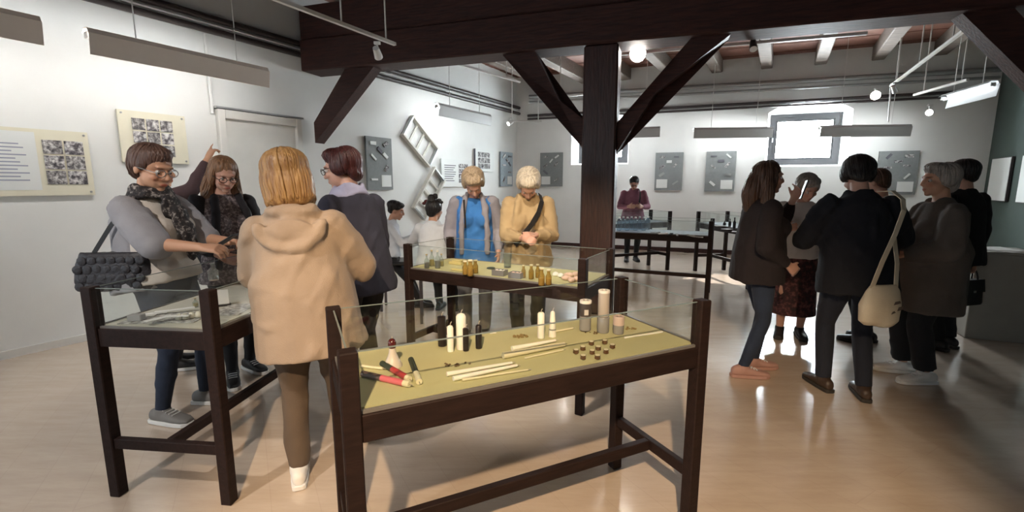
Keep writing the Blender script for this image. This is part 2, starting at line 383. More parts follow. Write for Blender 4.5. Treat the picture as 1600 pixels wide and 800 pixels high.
# local: x along the beam (0 at the middle post), y away from the viewer, z up
def bx(b, x0, x1, z0, z1, y0=-.17, y1=.17): b.box(((x0 + x1) / 2, (y0 + y1) / 2, (z0 + z1) / 2), (x1 - x0, y1 - y0, z1 - z0))
part('beam', 'timber', tf, lambda b: bx(b, -3.93, 5.35, 2.98, 3.37, -.19, .19), bevel=.015)
part('beam', 'timber', tf, lambda b: bx(b, -3.93, 5.35, 3.375, 3.785, -.17, .17), bevel=.015)
part('post', 'timber_post', tf, lambda b: b.loft([((0, 0, z), r, r) for z, r in ((0, .165), (2.98, .175))], n=4) if 0 else bx(b, -.185, .185, 0, 2.98, -.175, .175), bevel=.02)
part('post', 'timber_post', tf, lambda b: bx(b, 4.15, 4.5, 0, 2.98, -.175, .175), bevel=.02)
def brace(x_top0, x_top1, x_bot, zb0, zb1):
    part('brace', 'timber', tf, lambda b: b.prism([(x_top0, 0, 2.98), (x_top1, 0, 2.98), (x_bot, 0, zb1), (x_bot, 0, zb0)], (0, -.09, 0), (0, .09, 0)))
brace(-2.88, -3.32, -3.86, 2.06, 2.33)
brace(-1.14, -.75, -.185, 2.22, 1.90)
brace(.90, 1.27, .185, 1.84, 2.17)
brace(3.12, 3.48, 4.16, 1.84, 2.17)

# ------------------------------------------------------------------ luminaires
def fixture(A, B, label, mt, wire_top=4.0, flip=False, tube='tube_light'):
    A = Vector(A); B = Vector(B); mid = (A + B) / 2; ln = (B - A).length
    o = empty('pendant_luminaire', mid); d = B - A; o.rotation_euler = (0, 0, math.atan2(d.y, d.x))
    tag(o, label, 'pendant light', 'long trough lights hung on wires')
    sg = -1 if flip else 1     # +y local = shield side (towards the room)
    prof = [(-.06, .01), (-.02, .04), (.045, .035), (.062, .0), (.075, -.005), (.05, -.165)]
    def sh(b):
        for (a, c) in zip(prof[:-1], prof[1:]):
            n = Vector((0, -(c[1] - a[1]), (c[0] - a[0]) * 1)).normalized() * .005
            b.prism([(-ln / 2, sg * a[0], a[1]), (ln / 2, sg * a[0], a[1]), (ln / 2, sg * c[0], c[1]), (-ln / 2, sg * c[0], c[1])], (0, 0, 0), (0, -sg * .004, -.005))
    part('reflector', mt, o, sh)
    for x in (-ln / 2 + .01, ln / 2 - .01):
        part('end_cap', 'metal_white', o, lambda b: b.box((x, sg * .0, -.015), (.02, .06, .05)), bevel=.005)
    part('fluorescent_tube', tube, o, lambda b: b.frust((-ln / 2 + .03, sg * .0, -.035), (ln / 2 - .03, sg * .0, -.035), .016, .016, 10), smooth=True)
    for x in (-ln * .27, ln * .3):
        part('hanging_wire', 'metal_white', o, lambda b: b.tube([(x, sg * .0, .03), (x, sg * .0, wire_top - mid.z)], .005, 6))
    return o
ld = LD
fA, fB = Vector((-3.42, 3.92, 2.70)), Vector((-2.66, 5.22, 2.70))
fixture(fA, fB, 'long beige trough light hung by the wall between two picture panels and the door', 'fixture_beige', flip=True)
fixture(fA - LD * 1.78, fA - LD * .27, 'long beige trough light hung by the wall over the printed panel with six photographs', 'fixture_beige', flip=True)
fixture((-1.22, 7.70, 2.76), (-.44, 8.98, 2.76), 'grey trough light hung by the wall above the two tilted white racks', 'fixture_grey', flip=True)
fixture((3.6, 9.43, 2.57), (5.08, 9.28, 2.57), 'grey trough light hung over two grey boards next to the arched window', 'fixture_grey', flip=True)
fixture((5.47, 8.47, 2.50), (6.97, 8.33, 2.50), 'grey trough light hung across the corner of the arched window', 'fixture_grey', flip=True)
fixture((1.55, 9.95, 2.60), (2.95, 9.45, 2.60), 'grey trough light hung behind the timber post in front of the window wall', 'fixture_grey', flip=True)
fixture((6.74, 7.50, 2.84), (6.45, 6.45, 2.84), 'trough light hung by the dark green wall, its glowing tube in sight', 'fixture_grey', flip=False, tube='tube_light_dim')

def spotlight(parent, loc, target, facemat='lamp_face', body='metal_white', arm=.1, k=1.0):
    loc = Vector(loc); d = (Vector(target) - loc).normalized()
    sp = part('spotlight', body, parent, lambda b: (b.frust(loc - d * .075 * k, loc + d * .045 * k, .030 * k, .042 * k, 14), b.frust(loc + Vector((0, 0, .0)), loc + Vector((0, 0, arm)), .010, .010, 8), b.box(loc + Vector((0, 0, arm)), (.06, .03, .025))), smooth=True)
    part('lens', facemat, sp, lambda b: b.frust(loc + d * .0455 * k, loc + d * .049 * k, .038 * k, .038 * k, 14))
    return sp
def track(A, B, label, rods, mt='metal_white'):
    A = Vector(A); B = Vector(B); o = empty('track_lighting', (0, 0, 0)); tag(o, label, 'track light')
    o.location = (A + B) / 2; off = o.location
    d = (B - A); rot = Matrix.Rotation(math.atan2(d.y, d.x), 3, 'Z')
    part('rail', mt, o, lambda b: b.box((0, 0, 0), (d.length, .036, .03), rot))
    for t in rods:
        p = A + d * t - off; part('rod', mt, o, lambda b: b.tube([p, (p.x, p.y, 4.0 - off.z)], .008, 8))
    return o, off
ZT = 2.92
a0 = at_z(330, -40, ZT); a1 = at_z(617, 69, ZT)
t1, o1 = track(a0, a1, 'white lighting rail with one small spotlight hung in front of the dark beam', (.62, .93))
pz = at_y(590, 84, a1.y - .2); spotlight(t1, pz - o1, Vector((-1.5, 9, .5)) - o1, 'white_plain')
b0 = at_z(690, 92, 3.3); b1 = at_z(812, 128, 3.3)
t2, o2 = track(b0, b1, 'white lighting rail hung beyond the dark beam beside the window wall corner', (.2, .8))
c0 = at_z(1506, 48, 3.12); c1 = at_z(1392, 134, 3.12)
t3, o3 = track(c0, c1, 'white lighting rail with two lit spotlights hung before the window wall', (.1, .5, .9))
spotlight(t3, at_z(1368, 149, 2.9) - o3 if 0 else at_y(1368, 149, c1.y - .1) - o3, Vector((0, 0, 1.5)) - o3, 'lamp_face', k=1.7)  # lit head oversized to stand in for the lamp's glare
spotlight(t3, at_y(1398, 140, c1.y - .4) - o3, Vector((9, 9, 0)) - o3, 'white_plain', 'metal_grey')
part('drop_rod', 'metal_white', t3, lambda b: b.tube([c1 - o3, at_y(1388, 190, c1.y) - o3], .012, 8))
d0 = at_y(1470, 160, 6.6); d1 = at_y(1425, 165, 7.2)
t4, o4 = track(Vector((6.2, 7.4, 2.86)), Vector((6.0, 6.35, 2.86)), 'short rail with one glowing spotlight beside the trough light at the green wall', (.2, .9))
spotlight(t4, at_y(1452, 176, 6.7) - o4, Vector((0, 0, 1.5)) - o4, 'lamp_face', 'metal_white', .1)
# spotlights on the beam
tb, ob = track(TP + TD * 4.15 - TN * .45 + Vector((0, 0, 3.02)), TP + TD * 6.6 - TN * .45 + Vector((0, 0, 3.02)), 'rail behind the big beam with one glaring spotlight and one black spotlight', (.1, .6))
pA = at_y(996, 84, 5.62); spotlight(tb, pA - ob, Vector((0.2, 0, 1.5)) - ob, 'lamp_face', 'metal_dark', .12, 2.3)  # glaring head enlarged so its disc includes the bloom around the lamp
pB = at_y(1177, 72, 5.2); spotlight(tb, pB - ob, Vector((2.2, 4, 1.2)) - ob, 'white_plain', 'black_plastic', .1)
te, oe = track(at_y(870, 148, 8.9), at_y(925, 150, 8.6), 'small rail with two glowing spotlights seen between brace and post', (.1, .9))
for px in (890, 918): spotlight(te, at_y(px, 166, 8.7) - oe, Vector((0, 0, 1.5)) - oe, 'lamp_face')
th, oh = track(at_y(795, 186, 9.3), at_y(846, 192, 9.3), 'short white rail with a spotlight near the corner of the two white walls', (.1, .9))
spotlight(th, at_y(797, 192, 9.25) - oh, Vector((-2, 8, 1.5)) - oh, 'lamp_face_soft')
# lamps of the rails (the near rails run on above and behind the viewer)
spot_lamp((-.2, -1.3, 3.1), (.25, 2.1, .4), 720, 52, (1, .73, .46))
spot_lamp((-2.2, .2, 3.3), (-1.9, 2.9, 1.0), 200, 64, (1, .92, .84))
spot_lamp((.9, .6, 3.2), (-1.2, 2.4, .9), 40, 60, (1, .86, .7))
spot_lamp((-.3, 2.2, 3.3), (-.1, 3.8, .9), 200, 62, (1, .88, .72))
spot_lamp(pA + Vector((0, -.1, -.02)), (.2, 1.5, .5), 60, 80, (1, .92, .82))
# ------------------------------------------------------------------ wall panels
def wall_thing(name, wall, s0, s1, z0, z1, label, cat, group=None, off=.012):
    """empty at the lower middle of a rectangle on a wall; local x = along the wall to the viewer's right, y = out of the wall, z up"""
    f = LW if wall == 'L' else BW
    o = empty(name, f((s0 + s1) / 2, off, z0)); tag(o, label, cat, group)
    X = LD if wall == 'L' else BD; N = LN if wall == 'L' else BN
    def W(x, y, z): return X * x + N * y + Vector((0, 0, z))
    return o, W, s1 - s0, z1 - z0
def slab(name, m, o, W, x0, x1, z0, z1, y0, y1):
    return part(name, m, o, lambda b: b.prism([W(x0, 0, z0), W(x1, 0, z0), W(x1, 0, z1), W(x0, 0, z1)], W(0, y0, 0), W(0, y1, 0)))
def photos(o, W, x0, x1, z0, z1, nx, ny, gx=.014, gz=.014, y=.026):
    wx = (x1 - x0 - gx * (nx - 1)) / nx; wz = (z1 - z0 - gz * (ny - 1)) / ny
    for i in range(nx):
        for j in range(ny):
            a = x0 + i * (wx + gx); c = z0 + j * (wz + gz)
            slab('photograph', 'photo_print' if (i + j) % 2 else 'photo_print_b', o, W, a, a + wx, c, c + wz, y, y + .002)
def text(o, W, x0, x1, z0, z1, n, m='text_ink', y=.026):
    st = (z1 - z0) / n
    for k in range(n):
        zz = z1 - (k + .5) * st; e = x1 - random.random() * .3 * (x1 - x0)
        slab('text_line', m, o, W, x0, e, zz - st * .17, zz + st * .17, y, y + .0012)
def screws(o, W, w, h):
    for x in (-w / 2 + .03, w / 2 - .03):
        for z in (.03, h - .03): part('fixing', 'metal_grey', o, lambda b: b.frust(W(x, .024, z), W(x, .032, z), .009, .009, 10))
# panel with text and six photographs
o, W, w_, h_ = wall_thing('information_panel', 'L', -.50, .55, 1.40, 1.98, 'wide cream panel with text and six photographs on the wall', 'panel')
slab('board', 'cream_board', o, W, -w_ / 2, w_ / 2, 0, h_, 0, .022); slab('text_sheet', 'white_board', o, W, -w_ / 2 + .03, .16, .05, h_ - .03, .0225, .025)
text(o, W, -.40, .10, .12, h_ - .12, 11); photos(o, W, .20, .48, .10, h_ - .09, 2, 3); screws(o, W, w_, h_)
o, W, w_, h_ = wall_thing('information_panel', 'L', .80, 1.40, 1.72, 2.23, 'smaller cream panel with rows of photographs beside the door', 'panel')
slab('board', 'cream_board', o, W, -w_ / 2, w_ / 2, 0, h_, 0, .022); photos(o, W, -.19, .17, .07, h_ - .07, 3, 3); screws(o, W, w_, h_)
# grey boards with mounted samples
def board(wall, s0, s1, z0, z1, label, seed, m='grey_board'):
    rr = random.Random(seed)
    o, W, w_, h_ = wall_thing('sample_board', wall, s0, s1, z0, z1, label, 'display board')
    slab('board', m, o, W, -w_ / 2, w_ / 2, 0, h_, 0, .035)
    slab('text_sheet', 'white_board', o, W, *((.02, w_ / 2 - .04) if seed % 2 else (-w_ / 2 + .04, -.02)), .05, .24, .036, .04)
    cells = [(-.25, .88), (.25, .88), (-.25, .62), (.22, .66), (.0, .76), (-.25 if seed % 2 else .25, .2), (.25 if seed % 2 else -.25, .42)]
    for k, (fx, fz) in enumerate(cells):
        cx, cz = fx * w_, fz * h_; a = R(rr.choice([0, 0, 35, -40, 50])); l_, t_ = rr.uniform(.10, .14), rr.uniform(.03, .06)
        ca, sa = math.cos(a), math.sin(a)
        P = [W(cx + x * ca - z * sa, 0, cz + x * sa + z * ca) for x, z in ((-l_ / 2, -t_ / 2), (l_ / 2, -t_ / 2), (l_ / 2, t_ / 2), (-l_ / 2, t_ / 2))]
        sm = part('mounted_sample', ['white_board', 'photo_print', 'metal_grey', 'photo_print_b', 'text_dark'][rr.randrange(5)], o, lambda b: b.prism(P, W(0, .036, 0), W(0, .05, 0)))
    return o
board('L', 3.95, 4.50, 1.41, 2.25, 'grey sample board on the wall beside the timber brace', 1)
board('B', -2.68, -2.12, 1.45, 2.25, 'grey sample board by the corner of the two white walls', 2)
board('B', 0.0, .58, 1.37, 2.19, 'grey sample board nearest the timber post on the window wall', 4)
board('B', 1.04, 1.62, 1.35, 2.19, 'grey sample board between another grey board and the arched window', 3)
board('B', 4.08, 4.70, 1.31, 2.12, 'grey sample board between arched window and green wall', 5)
mat('blue_board', (.30, .36, .40), .7, var=.1, vscale=20)
board('L', 8.0, 8.55, 1.45, 2.25, 'pale bluish sample board at the corner end of the white wall', 7, 'blue_board')
o, W, w_, h_ = wall_thing('information_panel', 'L', 5.82, 6.75, 1.45, 1.99, 'white panel with text and small pictures behind the woman in blue', 'panel')
slab('board', 'white_board', o, W, -w_ / 2, w_ / 2, 0, h_, 0, .03); text(o, W, -.38, .0, .1, h_ - .1, 8, 'text_dark', .031); photos(o, W, .08, .40, .08, h_ - .08, 2, 4, y=.031)
o, W, w_, h_ = wall_thing('information_panel', 'L', 6.97, 7.7, 1.78, 2.25, 'small white panel with dark pictures above the woman in blue', 'panel')
slab('board', 'white_board', o, W, -w_ / 2, w_ / 2, 0, h_, 0, .03); photos(o, W, -.27, .2, .06, h_ - .06, 4, 3, y=.031); slab('edge_strip', 'text_dark', o, W, -w_ / 2 - .012, -w_ / 2, 0, h_, 0, .034)
# tilted racks
mat('rack_wood', (.60, .58, .52), .6, var=.06, vscale=30)
def rack(cs, cz, wd, ht, ang, label):
    o, W, _, _ = wall_thing('wall_rack', 'L', cs, cs, cz, cz, label, 'rack', off=.01)
    ca, sa = math.cos(R(ang)), math.sin(R(ang))
    def T(x, z): return (x * ca - z * sa, x * sa + z * ca)
    def bar(name, x0, x1, z0, z1, y0, y1, m='rack_wood'):
        P = [W(T(x, z)[0], 0, T(x, z)[1]) for x, z in ((x0, z0), (x1, z0), (x1, z1), (x0, z1))]
        part(name, m, o, lambda b: b.prism(P, W(0, y0, 0), W(0, y1, 0)))
    bar('side_rail', -wd / 2, wd / 2, -ht / 2, -ht / 2 + .03, 0, .08); bar('side_rail', -wd / 2, wd / 2, ht / 2 - .03, ht / 2, 0, .08)
    bar('end_rail', -wd / 2, -wd / 2 + .03, -ht / 2 + .03, ht / 2 - .03, 0, .08, 'metal_grey'); bar('end_rail', wd / 2 - .03, wd / 2, -ht / 2 + .03, ht / 2 - .03, 0, .08, 'metal_grey')
    for k in range(3):
        x = -wd / 2 + wd * (k + 1) / 4; bar('slat', x - .022, x + .022, -ht / 2 + .03, ht / 2 - .03, .01, .03)
    return o
rack(5.23, 2.25, .86, .45, -38, 'pale slatted rack hung tilted, the upper of two on the wall')
rack(5.42, 1.33, .96, .40, 50, 'pale slatted rack hung tilted, the lower of two on the wall')
# picture on the green wall and the plinth in front of it
pg = RC + RDIR * .72
op = empty('wall_picture', pg + RN * .012 + Vector((0, 0, 1.22))); tag(op, 'white framed sheet hung on the dark green wall', 'picture')
def RWp(x, y, z): return RDIR * x + RN * y + Vector((0, 0, z))
slab('backing_board', 'metal_dark', op, RWp, -.40, .40, 0, .72, 0, .03); slab('sheet', 'white_board', op, RWp, -.385, .385, .012, .708, .031, .036)
op2 = empty('wall_picture', RC + RDIR * 1.9 + RN * .012 + Vector((0, 0, 1.22))); tag(op2, 'second white sheet further along the green wall from the corner', 'picture')
slab('backing_board', 'metal_dark', op2, RWp, -.40, .40, 0, .72, 0, .03); slab('sheet', 'white_board', op2, RWp, -.385, .385, .012, .708, .031, .036)
mat('plinth_paint', (.33, .31, .27), .6, var=.04)
pl = empty('plinth', (4.78, 4.50, 0), R(-24)); tag(pl, 'grey beige box plinth standing in front of the green wall', 'plinth')
part('body', 'plinth_paint', pl, lambda b: b.box((0, 0, .42), (.46, .46, .84)), bevel=.006)
part('top_plate', 'plinth_paint', pl, lambda b: b.box((0, 0, .853), (.50, .50, .024)), bevel=.004)
for k in range(3):
    pp = part('paper_sheet', 'white_plain', None, lambda b: b.box((0, 0, 0), (.21, .297, .003)))
    pp.location = (4.74 + .03 * k, 4.44 + .03 * k, .867 + .0036 * k); pp.rotation_euler = (0, 0, R(20 - 17 * k)); tag(pp, ['lowest of three white sheets on the plinth', 'middle of three white sheets on the plinth', 'topmost of three white sheets on the plinth'][k], 'paper', 'papers on the plinth')

# ------------------------------------------------------------------ display cases
ZS = .856
mat('glass_edge', (.19, .23, .22), .25); mat('bead_grey', (.16, .15, .14), .35)
def make_case(center, ang, L, Wd, label, felt='case_felt'):
    o = empty('display_case', (*center, 0), R(ang)); tag(o, label, 'display case', 'dark wooden table display cases')
    p = .053
    for x in (-L / 2, L / 2):
        for y in (-Wd / 2, Wd / 2): part('leg', 'case_wood', o, lambda b: b.box((x, y, .52), (p, p, 1.04)), bevel=.004)
    for y in (-Wd / 2, Wd / 2): part('apron', 'case_wood', o, lambda b: b.box((0, y, .8025), (L - p, .034, .085)), bevel=.003)
    for x in (-L / 2, L / 2):
        part('apron', 'case_wood', o, lambda b: b.box((x, 0, .8025), (.034, Wd - p, .085)), bevel=.003)
        part('end_stretcher', 'case_wood', o, lambda b: b.box((x, 0, .275), (.034, Wd - p, .05)), bevel=.003)
    part('long_stretcher', 'case_wood', o, lambda b: b.box((0, 0, .275), (L - .034, .034, .05)), bevel=.003)
    part('display_board', felt, o, lambda b: b.box((0, 0, .8475), (L - .037, Wd - .037, .015)))
    for y in (-Wd / 2, Wd / 2): part('glass_pane', 'case_glass', o, lambda b: b.box((0, y, .942), (L - p - .004, .005, .178)))
    for x in (-L / 2, L / 2): part('glass_pane', 'case_glass', o, lambda b: b.box((x, 0, .942), (.005, Wd - p - .004, .178)))
    for y in (-Wd / 2, Wd / 2):
        part('glass_edge', 'glass_edge', o, lambda b: b.box((0, y, 1.0325), (L - p - .004, .0055, .003)))
        part('glazing_bead', 'bead_grey', o, lambda b: b.box((0, y, .850), (L - p - .004, .012, .010)))
    for x in (-L / 2, L / 2):
        part('glass_edge', 'glass_edge', o, lambda b: b.box((x, 0, 1.0325), (.0055, Wd - p - .004, .003)))
        part('glazing_bead', 'bead_grey', o, lambda b: b.box((x, 0, .850), (.012, Wd - p - .004, .010)))
    return o
make_case((.045, 1.755), 25.2, 1.36, .51, 'dark display case with candles lying and standing on green felt')
make_case((-.05, 3.45), -30, 1.46, .54, 'dark display case full of bottles and jars, the elderly women behind it')
make_case((-1.565, 2.70), 84, 1.36, .58, 'dark display case of cards and papers beside the hooded woman', 'case_paper')
make_case((2.02, 6.36), -25, 1.36, .54, 'dark display case with a row of clear plastic bottles behind the post', 'case_pale')
make_case((2.02, 8.02), 21.5, 1.36, .52, 'dark display case directly in front of the person in pink', 'case_pale')
make_case((3.58, 7.27), -82, 1.45, .54, 'dark display case with dark bottles near the sunlit floor', 'case_pale')

# ------------------------------------------------------------------ things shown in the cases
def put(o, px, py, z=ZS, ang=0):
    p = at_z(px, py, z); o.location = (p.x, p.y, z + .0005); o.rotation_euler = (0, 0, R(ang)); return o
mat('wax_white', (.80, .78, .70), .45, sss=.2); mat('wax_black', (.014, .010, .010), .35); mat('wax_pink', (.62, .13, .15), .45); mat('wax_red', (.42, .04, .04), .4)
mat('wax_green', (.035, .045, .03), .5); mat('wax_dark', (.09, .06, .05), .5); mat('wax_cream', (.70, .64, .44), .5); mat('wax_brown', (.10, .045, .015), .5); mat('wick', (.4, .36, .3), .9)
mat('wax_clear', (.62, .55, .47), .35); mat('wax_maroon', (.07, .012, .012), .2)
def candle(px, py, r, h, m, label, dome=.25, top=None):
    o = empty('pillar_candle'); put(o, px, py); tag(o, label, 'candle')
    rt = top or r
    part('wax', m, o, lambda b: b.lathe([(r * .97, 0), (r, .004), (rt, h - r * dome), (rt * .72, h - r * dome * .3), (rt * .2, h)]), smooth=True)
    part('wick', 'wick', o, lambda b: b.tube([(0, 0, h - .004), (.002, 0, h + .008), (.006, .002, h + .014)], .0016, 6))
    return o
candle(691, 540, .017, .125, 'wax_black', 'thick black candle standing beside the wide white candle')
candle(704, 549, .0125, .105, 'wax_white', 'slim white candle standing between black candles', .9)
candle(721, 545, .0195, .145, 'wax_white', 'wide tall white candle with a domed top', .7)
candle(728, 548, .0115, .093, 'wax_black', 'slim black candle with a curled wick', .3)
candle(748, 544, .0125, .098, 'wax_black', 'slim black candle standing alone at the end of its row', .6)
candle(845, 528, .0145, .113, 'wax_white', 'straight white candle standing in the middle of the green felt', .5)
c2 = candle(863, 526, .0165, .113, 'wax_white', 'tapering white candle with grey bands on green felt', .5, .010)
for z in (.03, .06): part('band', 'metal_grey', c2, lambda b: b.lathe([(.0163 - z * .045, z), (.0163 - z * .045, z + .006)]), smooth=True)
# bell bottle with dark red stopper
o = empty('bell_candle'); put(o, 614, 572); tag(o, 'pale bell-shaped candle with a dark maroon ball top', 'candle')
part('bell', 'wax_clear', o, lambda b: b.lathe([(.034, 0), (.033, .008), (.022, .028), (.013, .05), (.0115, .068)]), smooth=True)
bt = part('ball_top', 'wax_maroon', o, lambda b: b.lathe([(.010, .066), (.0145, .072), (.0145, .090), (.010, .099), (.003, .103)]), smooth=True)
part('wick', 'wick', o, lambda b: b.tube([(0, 0, .10), (.001, 0, .112)], .002, 6))
def stick(p0, p1, r, segs, label, cat='candle', name='dipped_candle', taper=1.0):
    """candle lying on the felt from pixel p0 to p1, split in coloured lengths [(fraction end, material)]"""
    A = at_z(*p0, ZS + r); B = at_z(*p1, ZS + r); d = B - A; ln = d.length
    o = empty(name, (A.x, A.y, ZS + .0008), math.atan2(d.y, d.x)); tag(o, label, cat)
    f0 = 0
    for f1, m in segs:
        rA = r * (1 - (1 - taper) * f0); rB = r * (1 - (1 - taper) * f1)
        part('wax', m, o, lambda b: b.frust((ln * f0, 0, r), (ln * f1, 0, r), rA, rB, 12), smooth=True); f0 = f1
    part('wick', 'wick', o, lambda b: b.tube([(ln, 0, r), (ln + .012, 0, r)], .0015, 6)); return o
stick((566, 584), (640, 601), .0105, [(.42, 'wax_dark'), (.88, 'wax_pink'), (1, 'wax_cream')], 'pink candle with a dark brown end, lying on green felt')
stick((597, 568), (640, 593), .0105, [(.4, 'wax_green'), (.9, 'wax_red'), (1, 'wax_cream')], 'red candle with a dark end, lying beside the pink one')
stick((642, 562), (655, 597), .0105, [(.65, 'wax_green'), (1, 'wax_cream')], 'dark green candle with a cream end lying on green felt')
stick((565, 572), (598, 576), .005, [(1, 'wax_cream')], 'thin cream stick lying by the glass end, behind the pink candle')
stick((708, 592), (808, 571), .0090, [(1, 'wax_white')], 'long white candle at the front of a lying pair', taper=.55)
stick((698, 585), (800, 567), .0080, [(1, 'wax_white')], 'long white candle at the rear of a lying pair', taper=.6)
stick((722, 594), (825, 578), .0045, [(1, 'wax_cream')], 'thin cream taper lying beside the white candle pair', taper=.6)
o = stick((786, 556), (882, 538), .0125, [(1, 'wax_cream')], 'thick spindle shaped cream candle lying on the felt', taper=.7)
stick((800, 545), (868, 532), .010, [(1, 'wax_white')], 'white candle lying behind the spindle shaped one', taper=.5)
stick((820, 560), (880, 547), .0035, [(1, 'wax_cream')], 'thin cream taper lying before the spindle shaped candle')
stick((976, 528), (1035, 519), .0040, [(1, 'wax_white')], 'single thin white taper lying near the jars')
stick((858, 520), (895, 513), .0040, [(1, 'wax_cream')], 'short thin cream taper lying behind the standing white candles')
# brown wax cups
CUP = [(700, 600), (753, 575), (755, 645), (820, 535), (826, 605), (868, 645), (873, 575), (934, 600), (925, 525), (984, 560)]
proto = None
for k, (zx, zy) in enumerate(CUP):
    px, py = 760 + zx / 5, 430 + (zy + 12) / 5
    if proto is None:
        o = proto = empty('wax_cup'); part('cup', 'wax_brown', o, lambda b: b.lathe([(.0075, 0), (.0115, .003), (.010, .012), (.0125, .016)], n=6))
        part('wax_fill', 'wax_cream', o, lambda b: b.lathe([(.0105, .0155), (.0095, .0175)], n=6))
    else: o = copy_tree(proto)
    put(o, px, py, ang=37 * k); tag(o, 'small brown wax cup with cream top, one of ten scattered on felt', 'wax cup', 'brown wax cups')
# dried petals and crumbs
def crumbs(px, py, rad, n, size, m, label, name='dried_spice', seed=1):
    rr = random.Random(seed); c = at_z(px, py, ZS); o = empty(name, (c.x, c.y, ZS)); tag(o, label, 'spices')
    for k in range(n):
        a = rr.random() * 6.28; d = rad * rr.random() ** .7; s = size * rr.uniform(.6, 1.2)
        part('star', m, o, lambda b: b.loft([((d * math.cos(a) * 1.5, d * math.sin(a), z), s * q, s * q * .6) for z, q in ((0, .7), (s * .5, 1), (s * .9, .4))], n=5))
    return o
mat('spice', (.12, .075, .03), .8)
crumbs(704, 571, .020, 14, .006, 'spice', 'scatter of dark brown spices near the lying white candles', seed=2)
crumbs(726, 568, .016, 6, .0045, 'spice', 'few small brown spice crumbs beside the dark spice scatter', seed=4)
mat('spice_gold', (.22, .15, .05), .8)
crumbs(813, 526, .022, 18, .007, 'spice_gold', 'heap of golden brown dried flowers beside white standing candles', seed=3)
crumbs(984, 514, .020, 12, .006, 'spice_gold', 'dried star anise scattered beside the small jar', seed=5)
crumbs(930, 520, .03, 14, .005, 'spice', 'dark dried leaves around the foot of the candle jars', seed=9)
# jars
mat('jar_dark', (.06, .05, .05), .3); mat('jar_grey', (.26, .25, .245), .25, coat=.3); mat('jar_pale', (.42, .37, .33), .4); mat('jar_pink', (.55, .42, .37), .5)
mat('lid_white', (.72, .69, .64), .4); mat('jar_label', (.50, .47, .44), .6)
def jar(px, py, r, h, body, label, lid='lid_white', lower=None, z0=ZS, lab=True):
    o = empty('candle_jar'); put(o, px, py, z0); tag(o, label, 'jar')
    part('body', body, o, lambda b: b.lathe([(r * .9, 0), (r, .004), (r, h * .93), (r * .96, h * .96)], n=24), smooth=True)
    part('lid', lid, o, lambda b: b.lathe([(r * 1.04, h * .93), (r * 1.04, h), (r * .98, h + .003), (r * .6, h + .003), (r * .58, h - .0005)], n=24), smooth=True)
    part('lid_print', 'jar_dark', o, lambda b: (b.box((r * .3, 0, h + .0035), (r * .3, r * .25, .001)), b.box((-r * .3, 0, h + .0035), (r * .3, r * .25, .001))))
    if lower: part('lower_glass', lower, o, lambda b: b.lathe([(r * 1.012, .004), (r * 1.012, h * .5)], n=24), smooth=True)
    if lab: part('label', 'jar_label', o, lambda b: b.lathe([(r * 1.02, h * .55), (r * 1.02, h * .75)], n=24) if 0 else b.box((0, -r * .98, h * .65), (r * .7, r * .12, h * .18)))
    return o
jar(914, 516, .0255, .135, 'jar_dark', 'tall dark candle jar with a white rimmed lid', lower='jar_grey')
jar(942, 519, .0265, .068, 'jar_grey', 'short wide grey jar under the tall beige canister', lid='jar_grey', lab=False)
pj = at_z(942, 519, ZS)
jj = jar(942, 519, .0245, .115, 'jar_pale', 'tall beige canister standing on the short grey jar', lab=False); jj.location = (pj.x, pj.y, ZS + .0725)
jar(966, 521, .0235, .075, 'jar_grey', 'small jar with a pale pink upper half', lower=None, lid='jar_pink', lab=False)
part('upper_band', 'jar_pink', bpy.data.objects[[o.name for o in bpy.data.objects if o.name.startswith('candle_jar')][-1]], lambda b: b.lathe([(.0242, .04), (.0242, .07)], n=24), smooth=True)
sc = part('wax_chip', 'wax_white', None, lambda b: b.box((0, 0, .004), (.03, .014, .008)), bevel=.002); put(sc, 770, 521, ang=20); tag(sc, 'small white wax chip behind the standing candles', 'wax chip')

# case 2
mat('cork', (.50, .40, .24), .8); mat('gold_liquid', (.36, .27, .08), .3); mat('yellow_block', (.60, .50, .22), .6); mat('grey_tray', (.23, .21, .20), .45, metal=.3); mat('shell_pink', (.66, .46, .38), .6); mat('oil', (.55, .45, .2), .2)
def bottle(px, py, r, h, g, label, group=None, fill=None, stop='cork', z=ZS, neck=.35):
    o = empty('bottle'); put(o, px, py, z); tag(o, label, 'bottle', group)
    part('glass_body', g, o, lambda b: b.lathe([(r * .9, .0), (r, .004), (r, h * .55), (r * neck, h * .74), (r * neck, h * .94)], n=16), smooth=True)
    if fill: part('contents', fill, o, lambda b: b.lathe([(r * .8, .004), (r * .9, .008), (r * .9, h * .42)], n=14), smooth=True)
    part('stopper', stop, o, lambda b: b.lathe([(r * neck * .95, h * .90), (r * neck * 1.25, h * .94), (r * neck * 1.25, h), (r * .1, h * 1.02)], n=12), smooth=True)
    return o
for k, (px, py, r, h) in enumerate([(667, 419, .020, .11), (675, 416, .021, .13), (684, 419, .022, .14), (690, 416, .019, .10)]):
    bottle(px, py, r, h, 'bottle_glass', 'clear glass bottle in the group of four at the corner of the case', 'clear bottles at the case corner', 'gold_liquid' if k % 2 else 'grey_tray', 'white_plain' if k == 2 else 'cork')
for k, (px, py, r, h) in enumerate([(727, 429, .020, .10), (735, 431, .023, .115), (743, 427, .020, .10)]):
    bottle(px, py, r, h, 'amber_glass', ['amber jar between the yellow bar and the tallest amber jar', 'tallest of three amber jars by the yellow block', 'amber jar at the tray side of the tallest amber jar'][k], 'amber jars', 'oil', 'wax_cream', neck=.6)
ob_ = part('soap_block', 'yellow_block', None, lambda b: (b.box((0, 0, .012), (.12, .05, .024)), b.box((.01, .003, .031), (.085, .04, .013))), bevel=.003); put(ob_, 713, 413, ang=-28); tag(ob_, 'pale yellow block lying behind the amber jars', 'block')
